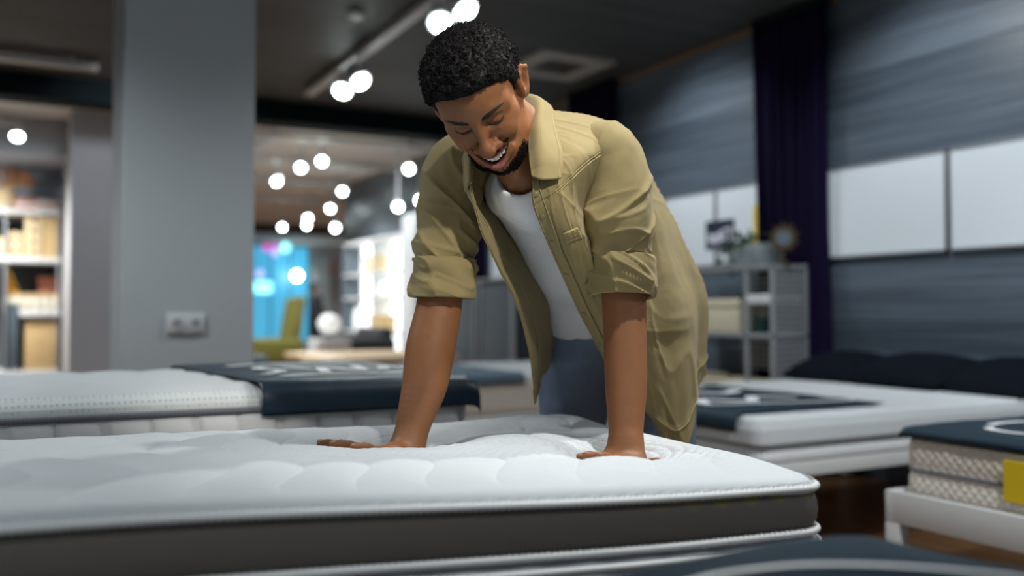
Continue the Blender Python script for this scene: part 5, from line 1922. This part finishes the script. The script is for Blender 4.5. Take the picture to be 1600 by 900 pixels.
# tight curls standing on it
def normals_of(f, P, e=.001):
    g = np.stack([f(P + np.eye(3)[i] * e) - f(P - np.eye(3)[i] * e) for i in range(3)], -1)
    return g / (np.linalg.norm(g, axis=1)[:, None] + 1e-9)
def hair_plain(L):
    o = ell(L, (0, .042, -.020), (.0900, .0790, .1120))
    return smin(o, ell(L, (0, .074, .020), (.062, .041, .068)), .04)
sel = rng.choice(len(HVl), 5200, replace=False)
hp = HVl[sel]
hn = normals_of(hair_plain, hp, .004)
keep = (hp[:, 1] > hairline(hp) - .001)
hp, hn = hp[keep], hn[keep]
mb = MB()
for p_, n_ in zip(hp, hn):
    edge = float(smoothstep(.0, .03, p_[1] - hairline(p_[None])[0]))
    t1 = nz_(np.cross(n_, rng.normal(0, 1, 3)))
    t2 = np.cross(n_, t1)
    R_ = rng.uniform(.0018, .0032) * (.6 + .4 * edge)
    turns = rng.uniform(.9, 1.7)
    th = np.linspace(0, turns * 2 * PI, 8) + rng.uniform(0, 6.3)
    rise = np.linspace(-.003, rng.uniform(.002, .0065) * (.35 + .65 * edge), 8)
    q = p_ + n_ * rise[:, None] + R_ * (np.cos(th)[:, None] * t1 + np.sin(th)[:, None] * t2) + n_ * (.3 * R_ * np.sin(th * .5))[:, None]
    mb.tube(h2c(q), np.linspace(.00095, .0006, 8), 4, cap=False)
cmesh(mb, 'curls', HAIR, hair)

# beard along the jaw and chin, thin moustache
BEARD = mat('beard_hair', (.010, .007, .006), .7, spec=.15)
x, y, z = LH.T
jx = np.abs(x)
jaw_t = np.interp(jx, [0, .014, .030, .044, .054, .060], [-.1125, -.110, -.101, -.090, -.086, -.086])     # upper edge of the beard
m_b = hd & (y < jaw_t) & (y > jaw_t - .030) & (z > .006) & (z < .10) & (np.linalg.norm(LH, axis=1) < .155) & (jx < .060)
dn = smoothstep(0, .010, jaw_t - y)
ci = np.where(m_b)[0]
pr = dn[ci] ** 1.5 * (.2 + .8 * smoothstep(.004, .03, z[ci])) * smoothstep(.061, .050, jx[ci])
ci = rng.choice(ci, min(1500, int((pr > 0).sum())), p=pr / pr.sum(), replace=False)
mous = np.where(hd & (np.abs(y - (yu(x) + .0120 - .004 * (jx / .03))) < .0046) & (jx < .037) & (jx > .0015) & (z > .07))[0]
mous = rng.choice(mous, min(800, len(mous)), replace=False)
fn = normals_of(lambda q: face_sdf(q), LH[np.concatenate([ci, mous])], .002)
mb, mm_ = MB(), MB()
for k, i in enumerate(np.concatenate([ci, mous])):
    n_ = fn[k]
    p_ = LH[i]
    beard = k < len(ci)
    if beard:
        t1 = nz_(np.cross(n_, rng.normal(0, 1, 3)))
        t2 = np.cross(n_, t1)
        R_ = rng.uniform(.0010, .0020)
        th = np.linspace(0, rng.uniform(.7, 1.4) * 2 * PI, 6) + rng.uniform(0, 6)
        q = p_ + n_ * np.linspace(-.001, rng.uniform(.002, .0055) * (.4 + .6 * dn[i]), 6)[:, None] + R_ * (np.cos(th)[:, None] * t1 + np.sin(th)[:, None] * t2)
        mb.tube(h2c(q), np.linspace(.0007, .0004, 6), 4, cap=False)
    else:
        d_ = np.array([np.sign(p_[0]) * .8, -.7, .1]) + rng.normal(0, .25, 3)
        d_ = nz_(d_ - n_ * (d_ @ n_))
        L_ = rng.uniform(.0025, .0045)
        mm_.tube(h2c([p_, p_ + d_ * L_ * .5 + n_ * .0007, p_ + d_ * L_ + n_ * .0004]), [.00030, .00028, .0001], 4, cap=False)
beard = cmesh(mb, 'beard', BEARD, man)
cmesh(mm_, 'moustache', BEARD, man)

# ---------------------------------------------------------------- clothes
KHAKI = mat('khaki_twill', (.255, .200, .084), .85, bump=('noise', 520, .3, .0012), sheen=.08, var=.08, vscale=26)
KHAKI_IN = KHAKI
STITCH = mat('khaki_stitch', (.33, .28, .13), .8)
TEE = mat('white_tee', (.84, .86, .89), .85, bump=('noise', 180, .15, .001))
DENIM = mat('blue_denim', (.175, .235, .335), .85, bump=('diag', 190, .5, .0015), var=.22, vscale=22)
BUTTON = mat('shirt_button', (.20, .17, .09), .4)

def wrinkle(P, amp, seed, stretch=(1, 1, 1), sc=14.0):
    q = np.asarray(P) * np.asarray(stretch) * sc
    a = vnoise(q, seed)
    b = vnoise(q * 2.1 + a[..., None] * .8, seed + 1)
    r = (1 - np.abs(b)) ** 3
    return amp * (.55 * a + .65 * (r - .35) + .16 * vnoise(q * 5.3, seed + 2))

# white tee and jeans: snug shells over the torso
def tee_sdf(P):
    d = None
    for s in (-1, 1):
        a = [CH + LAX * (.060 if s > 0 else .018) * s, MD + LAX * (.060 if s > 0 else .024) * s, WA + LAX * (.068 if s > 0 else .046) * s, WA + LAX * .060 * s + SPINE * .035]
        e = chain(P, a, [.096, .090, .088, .088], .04)
        d = e if d is None else smin(d, e, .07)
    d = smin(d, chain(P, [C(796, 300, 1.86), C(832, 300, 1.83), C(880, 288, 1.84)], [.05, .062, .05], .03), .05)
    d = smin(d, cap(P, NB, C(828, 285, 1.815), .066, .066), .05)
    # neck opening
    d = smax(d, -sph(P, C(812, 262, 1.765), .052), .006)
    d = smax(d, -(chain(P, [h2c((0, -.06, -.01)), NB, C(832, 270, 1.80)], [.058, .061, .058], .02)), .006)
    return d + wrinkle(P, .0028, 31, (.6, 1.4, 1.0), 12)
tp = np.array([CH, MD, WA, PE, NB, SL, SR])
TV, TF = surface_nets(tee_sdf, tp.min(0) - .2, tp.max(0) + .2, .004, 2.4)
TV = relax(TV, TF, 1)
tee = sdf_object('tee_shirt', TV, TF, TEE, man)
# ribbed collar of the tee
HPR, HPL = C(898, 552, 2.29), C(1030, 552, 2.30)
KNR, KNL = C(893, 690, 2.20), C(1040, 700, 2.24)
def floor_pt(px, d, z):
    p = C(px, 487, d)
    return np.array([p[0], p[1], z])
ANR, ANL = floor_pt(890, 2.42, -.90), floor_pt(1046, 2.44, -.90)
KNR, KNL = floor_pt(892, 2.34, -.50), floor_pt(1042, 2.36, -.50)
def jeans_sdf(P):
    d = chain(P, [HPR, KNR, ANR], [.094, .072, .058], .03)
    d = smin(d, chain(P, [HPL, KNL, ANL], [.094, .072, .058], .03), .015)
    hip = smin(cap(P, HPR - [0, 0, 0], C(918, 478, 2.17), .104, .098), cap(P, HPL, C(985, 480, 2.18), .104, .098), .06)
    d = smin(d, hip, .04)
    top = (P - C(935, 478, 2.15)) @ (-SPINE)
    d = smax(d, top - .004, .006)
    return d + wrinkle(P, .0055, 41, (1, 1, .55), 11)
jp = np.array([HPR, HPL, ANR, ANL, C(935, 470, 2.15)])
JV, JF = surface_nets(jeans_sdf, jp.min(0) - .17, jp.max(0) + .17, .0045, 2.6)
JV = relax(JV, JF, 1)
jeans = sdf_object('jeans', JV, JF, DENIM, man)
SHOE = mat('dark_shoe', (.03, .03, .035), .5)
SOLE = mat('shoe_sole', (.6, .6, .58), .6)
for a in (ANR, ANL):
    mb = MB()
    f_ = nz_([-.35, -.93, 0])
    sd2 = np.array([-f_[1], f_[0], 0])
    rings = []
    for t, w_, h in ((-.09, .028, .06), (-.06, .038, .085), (0, .042, .10), (.06, .044, .075), (.12, .046, .055), (.165, .036, .045), (.185, .012, .03)):
        an = np.linspace(0, PI, 11)
        rings.append([a * [1, 1, 0] + f_ * t + sd2 * w_ * math.cos(q) + np.array([0, 0, -.98 + h * math.sin(q) ** .7]) for q in an])
    mb.grid(rings)
    sh = cmesh(mb, 'shoe', SHOE, man)
    mb = MB()
    mb.grid([[a * [1, 1, 0] + f_ * t + sd2 * w_ * q + np.array([0, 0, zz]) for q, zz in ((-.9, -1.0), (-1, -.995), (-1.03, -.975), (1.03, -.975), (1, -.995), (.9, -1.0), (-.9, -1.0))] for t, w_ in ((-.095, .026), (-.06, .040), (0, .044), (.06, .046), (.12, .048), (.17, .038), (.192, .010))])
    so3 = cmesh(mb, 'sole', SOLE, sh)

# ---- shirt body: a net of points from the left placket round the back to the free right edge
def ring(c, a, b, degs, tilt=0.0):
    out = []
    for g in degs:
        t = math.radians(g)
        out.append(c + LAX * a * math.cos(t) + BACK * b * math.sin(t) + SPINE * tilt * math.sin(t))
    return out
DG = (-28, 12, 52, 92, 132, 172)
net = []
def row(l0, l1, ringpts, r8, r9):
    net.append([C(*l0), C(*l1)] + list(ringpts) + [C(*r8), C(*r9)])
row((832, 282, 1.690), (846, 258, 1.705), [C(856, 225, 1.735), C(856, 190, 1.79), C(842, 172, 1.85), C(800, 172, 1.90), C(765, 195, 1.885), C(744, 226, 1.83)], (737, 256, 1.765), (735, 288, 1.715))
row((832, 318, 1.695), (872, 290, 1.690), [C(908, 252, 1.715), C(955, 214, 1.80), C(925, 183, 1.90), C(840, 190, 1.99), C(752, 212, 1.97), C(700, 246, 1.90)], (722, 290, 1.82), (739, 312, 1.715))
row((848, 358, 1.722), (893, 346, 1.705), [C(918, 330, 1.80), C(985, 265, 1.89), C(985, 212, 1.97), C(890, 215, 2.10), C(790, 238, 2.09), C(752, 285, 1.99)], (762, 330, 1.86), (752, 362, 1.735))
row((873, 414, 1.790), (920, 416, 1.765), [C(962, 415, 1.86), C(1028, 345, 1.96), C(1018, 290, 2.08), C(925, 268, 2.22), C(845, 295, 2.18), C(818, 360, 2.06)], (802, 400, 1.90), (776, 412, 1.775))
row((906, 486, 1.880), (955, 495, 1.855), [C(1012, 495, 1.91), C(1066, 425, 2.03), C(1052, 365, 2.18), C(960, 335, 2.32), C(875, 365, 2.28), C(856, 430, 2.14)], (838, 462, 1.985), (804, 468, 1.840))
row((938, 546, 1.965), (985, 565, 1.945), [C(1045, 570, 1.97), C(1090, 490, 2.11), C(1082, 440, 2.25), C(990, 420, 2.39), C(895, 445, 2.37), C(866, 500, 2.22)], (852, 522, 2.06), (826, 545, 1.915))
row((966, 600, 2.010), (1010, 644, 2.00), [C(1062, 704, 2.02), C(1086, 610, 2.13), C(1088, 560, 2.30), C(1000, 540, 2.44), C(905, 545, 2.42), C(868, 560, 2.27)], (848, 588, 2.08), (838, 632, 1.975))
net = np.array(net)                       # rows (v) x columns (u) x 3

def net_surf(net, nu, nv):
    A = crom(net, nv)                     # along v
    B_ = crom(np.swapaxes(A, 0, 1), nu)   # along u
    return B_                             # (nu, nv, 3)
def snormals(P):
    du = np.gradient(P, axis=0)
    dv = np.gradient(P, axis=1)
    n = np.cross(du, dv)
    return n / (np.linalg.norm(n, axis=-1)[..., None] + 1e-12)
NU, NV = 300, 200
SP_ = net_surf(net, NU, NV)
SN_ = snormals(SP_)
axis_pt = MD
if np.mean(np.sum(SN_[60:200, 60:140] * (SP_[60:200, 60:140] - axis_pt), -1)) < 0:
    SN_ = -SN_
uu, vv = np.meshgrid(np.linspace(0, 1, NU), np.linspace(0, 1, NV), indexing='ij')
def fold2(a, b, seed, w1=.055, l1=.22, amp=1.0):
    """cloth folds running along b: wide swells, narrower soft ridges, a few crisp creases."""
    z = np.zeros_like(a)
    wa = .016 * vnoise(np.stack([a * 7, b * 7, z + seed], -1), seed)
    f1 = vnoise(np.stack([(a + wa) / w1, b / l1, z], -1), seed + 1)
    f2 = vnoise(np.stack([(a + wa * 1.4) / (w1 * .5), b / (l1 * .55), z], -1), seed + 2)
    f3 = vnoise(np.stack([(a + wa) / (w1 * .8), b / (l1 * .8), z + 3], -1), seed + 3)
    f4 = vnoise(np.stack([a / .009, b / .02, z], -1), seed + 4)
    return amp * (.0052 * f1 + .0020 * f2 + .0050 * ((1 - np.abs(f3)) ** 6 - .13) + .00035 * f4)
aa, bb = uu * 1.25, vv * .68
damp = .30 + .70 * smoothstep(.0, .12, uu) * smoothstep(1.0, .92, uu)
rot = lambda t: (aa * math.cos(t) + bb * math.sin(t), -aa * math.sin(t) + bb * math.cos(t))
fold = fold2(*rot(.25), 51, .065, .26, 1.0) + fold2(*rot(-.9), 151, .08, .24, .55)
disp = fold * damp * (.45 + .55 * smoothstep(.12, .45, vv))
# the hanging side swings in soft vertical folds
disp = disp + .007 * np.sin(uu * 46 + 2.4 * vv + 1.5 * vnoise(SP_ * 4, 61)) * smoothstep(.45, .9, vv) * smoothstep(.10, .25, uu) * smoothstep(.95, .75, uu)
# yoke seam
yoke = np.exp(-((vv - .185) / .006) ** 2) * .0022
hem = .0020 * smoothstep(.952, .958, vv)
SPD = SP_ + SN_ * (disp - yoke + hem)[..., None]
shirt = thing('shirt', tuple(PR_), None, None) if False else None
sh_mb = MB().grid(SPD)
shirt = cmesh(sh_mb, 'shirt', KHAKI, man)
sm_ = shirt.modifiers.new('solid', 'SOLIDIFY')
sm_.thickness = .0022
sm_.offset = 0
def strip(u0, u1, v0, v1, off, name, m, n=(8, 160), both=False, parent=None, th=.0022):
    iu = np.linspace(u0, u1, n[0]) * (NU - 1)
    iv = np.linspace(v0, v1, n[1]) * (NV - 1)
    def samp(A):
        a = np.stack([np.stack([np.interp(iu, np.arange(NU), A[:, int(round(j)), k]) for k in range(3)], -1) for j in iv], 1)
        return a
    P = samp(SPD) + samp(SN_) * off
    o = cmesh(MB().grid(P), name, m, parent or shirt)
    s = o.modifiers.new('solid', 'SOLIDIFY')
    s.thickness = th
    s.offset = 0
    return o, P
strip(-.0, .045, .02, .995, .0028, 'placket', KHAKI)
strip(.955, 1.0, .04, .995, -.0028, 'placket', KHAKI)
# stitching beside the plackets, on the hem, on the yoke
def seam(us, vs2, off, r=.0009, name='seam_stitching'):
    iu = np.asarray(us) * (NU - 1)
    iv = np.asarray(vs2) * (NV - 1)
    P = []
    for a, b in zip(iu, iv):
        i, j = int(round(a)), int(round(b))
        P.append(SPD[i, j] + SN_[i, j] * off)
    return cmesh(MB().tube(np.array(P), r, 6), name, STITCH, shirt)
q = np.linspace(.03, .99, 190)
seam(np.full(190, .042), q, .0048)
seam(np.full(190, .006), q, .0048)
seam(np.full(190, .957), q, -.0048)
q = np.linspace(.0, .62, 190)
seam(q, np.full(190, .958), .0022)
seam(np.linspace(.06, .9, 230), np.full(230, .180), .0020)
seam(np.linspace(.06, .9, 230), np.full(230, .192), .0020)
# buttons on the left placket, holes on the other
for v in np.linspace(.13, .93, 7):
    i, j = int(.022 * (NU - 1)), int(v * (NV - 1))
    p_, n_ = SPD[i, j], SN_[i, j]
    mb = MB()
    mb.tube([p_ + n_ * .0035, p_ + n_ * .0052, p_ + n_ * .0058], [.0052, .0052, .0040], 14)
    cmesh(mb, 'button', BUTTON, shirt)
# chest pocket with flap line
o, P = strip(.066, .122, .37, .56, .0030, 'chest_pocket', KHAKI, (20, 40))
strip(.065, .123, .36, .40, .0052, 'pocket_flap', KHAKI, (20, 14))

# ---- collar
cn = [[(831, 276, 1.678), (848, 281, 1.668), (876, 279, 1.680)],
      [(827, 245, 1.700), (848, 240, 1.682), (879, 242, 1.700)],
      [(825, 205, 1.742), (843, 192, 1.725), (868, 198, 1.752)],
      [(826, 170, 1.80), (842, 155, 1.80), (860, 166, 1.83)],
      [(803, 165, 1.88), (812, 150, 1.90), (838, 166, 1.935)],
      [(768, 190, 1.88), (762, 176, 1.90), (742, 196, 1.935)],
      [(746, 222, 1.83), (735, 216, 1.835), (722, 234, 1.855)],
      [(741, 255, 1.765), (732, 252, 1.765), (725, 262, 1.785)],
      [(737, 285, 1.715), (731, 288, 1.712), (727, 300, 1.735)]]
cn = np.array([[C(*p_) for p_ in r_] for r_ in cn])
CPn = crom(np.swapaxes(crom(cn, 120), 0, 1), 24)
CPn = np.swapaxes(CPn, 0, 1)
cnn = snormals(CPn)
CPn = CPn + cnn * (wrinkle(CPn, .0010, 71, (1, 1, 1), 12))[..., None]
o = cmesh(MB().grid(CPn), 'collar', KHAKI, shirt)
s = o.modifiers.new('solid', 'SOLIDIFY')
s.thickness = .0040
s.offset = 0
edge = CPn[:, 21]
nn_ = cnn[:, 21]
sgn = -1 if nn_[20][1] > 0 else 1
cmesh(MB().tube(edge[1:-1] + nn_[1:-1] * .0022 * sgn, .0008, 6), 'collar_stitching', STITCH, o)

# ---- sleeves and rolled cuffs
def tube_frame(pts, n):
    pts = crom(np.array(pts), n)
    t = np.gradient(pts, axis=0)
    t /= np.linalg.norm(t, axis=1)[:, None]
    u = nz_(np.cross(t[0], [0, 1.0, 0]))
    U, V = [], []
    for i in range(n):
        u = nz_(u - t[i] * (u @ t[i]))
        U.append(u)
        V.append(np.cross(t[i], u))
    return pts, t, np.array(U), np.array(V)
def sleeve(path, rad, seed, diag):
    n, m_ = 110, 110
    pts, t, U, V = tube_frame(path, n)
    r = crom(np.array(rad)[:, None], n)[:, 0]
    a = np.linspace(0, 2 * PI, m_, endpoint=False)
    D = np.cos(a)[None, :, None] * U[:, None] + np.sin(a)[None, :, None] * V[:, None]
    P = pts[:, None] + D * r[:, None, None]
    s = np.linspace(0, 1, n)[:, None]
    L_ = np.linalg.norm(np.diff(pts, axis=0), axis=1).sum()
    A_, B_ = np.broadcast_arrays(a[None] * .066, s * L_)
    # periodic round the arm: blend two copies across the back seam
    bl = smoothstep(.85, 1.0, a / (2 * PI))[None]
    def f2(t, sd_, w1, l1, amp):
        c_, s_ = math.cos(t), math.sin(t)
        g = lambda A: fold2(A * c_ + B_ * s_, -A * s_ + B_ * c_, sd_, w1, l1, amp)
        return g(A_) * (1 - bl) + g(A_ - 2 * PI * .066) * bl
    w = f2(.95 * diag, seed, .062, .20, 1.7) * (.55 + .45 * smoothstep(.1, .45, s)) + f2(1.35 * diag, seed + 20, .042, .16, 1.1) * smoothstep(.45, .8, s)
    P = P + D * w[..., None]
    return np.swapaxes(P, 0, 1)
AL, AR = nz_(EL - SL), nz_(ER - SR)
sl = cmesh(MB().grid(sleeve([C(775, 255, 1.90), C(738, 255, 1.885), C(712, 268, 1.87), C(704, 320, 1.858), C(699, 370, 1.845), C(694, 418, 1.838)], [.060, .068, .060, .0625, .0625, .0600], 81, 1), closed_u=True), 'sleeve', KHAKI, shirt)
sr = cmesh(MB().grid(sleeve([C(925, 232, 1.86), C(948, 238, 1.825), C(960, 258, 1.812), C(967, 312, 1.808), C(968, 365, 1.80), C(967, 412, 1.795)], [.052, .060, .058, .0670, .0690, .0620], 91, -1), closed_u=True), 'sleeve', KHAKI, shirt)
for par, c0, c1, sd3, ex in ((sl, C(696, 404, 1.84), C(691, 466, 1.826), 101, (.0, .0)), (sr, C(966, 402, 1.797), C(972, 464, 1.79), 111, (0, 0))):
    ax_ = (c1 - c0)
    path = [c0 + ax_ * .02, c0, c0 + ax_ * .3, c0 + ax_ * .65, c0 + ax_ * .97, c1, c1 - ax_ * .06, c1 - ax_ * .5]
    # outer face down, rounded lip, back up inside
    n = 60
    prof = [(.04, .052), (0.0, .0595), (.03, .0640), (.25, .0665), (.5, .0650), (.75, .0670), (.95, .0655), (1.0, .0625), (.985, .0585), (.9, .0560), (.5, .0520)]
    t_ = nz_(ax_)
    u_ = nz_(np.cross(t_, [0, 1.0, 0]))
    v_ = np.cross(t_, u_)
    pf = crom(np.array(prof), n)
    a = np.linspace(0, 2 * PI, 130, endpoint=False)
    D = np.cos(a)[:, None] * u_ + np.sin(a)[:, None] * v_
    P = c0 + ax_ * pf[None, :, 0, None] + D[:, None] * pf[None, :, 1, None]
    P = P + ax_ * (.10 * np.sin(a + (2.2 if par is sr else -.3)))[:, None, None]
    A_, B_ = np.broadcast_arrays(a[:, None] * .066, pf[None, :, 0] * .085)
    bl = smoothstep(.85, 1.0, a / (2 * PI))[:, None]
    g = lambda A: fold2(B_ + A * .35, A, sd3, .036, .10, 1.35)
    w = g(A_) * (1 - bl) + g(A_ - 2 * PI * .066) * bl
    P = P + D[:, None] * (w * np.where(np.arange(n) < n * .8, 1, .4)[None])[..., None]
    cmesh(MB().grid(P, closed_u=True), 'rolled_cuff', KHAKI, par)
# fingernails
NAIL = mat('fingernail', (.46, .25, .17), .3)
for hnd in (handA, handB):
    for pts, rad in hnd['fingers']:
        a, b = np.array(pts[-2]), np.array(pts[-1])
        d_ = nz_(b - a)
        s_2 = nz_(np.cross(d_, [0, 0, 1]))
        up = np.cross(s_2, d_)
        r_ = rad[-1]
        U = np.linspace(-1, 1, 7)
        P = np.array([[b + d_ * (r_ * .75 - .011 * (1 - w_)) + s_2 * q * r_ * .72 + up * (r_ * (1.04 - .30 * q * q) - .002 * w_ ** 2) for w_ in np.linspace(0, 1, 6)] for q in U])
        o = cmesh(MB().grid(P), 'fingernail', NAIL, body)
        o.modifiers.new('solid', 'SOLIDIFY').thickness = .0006
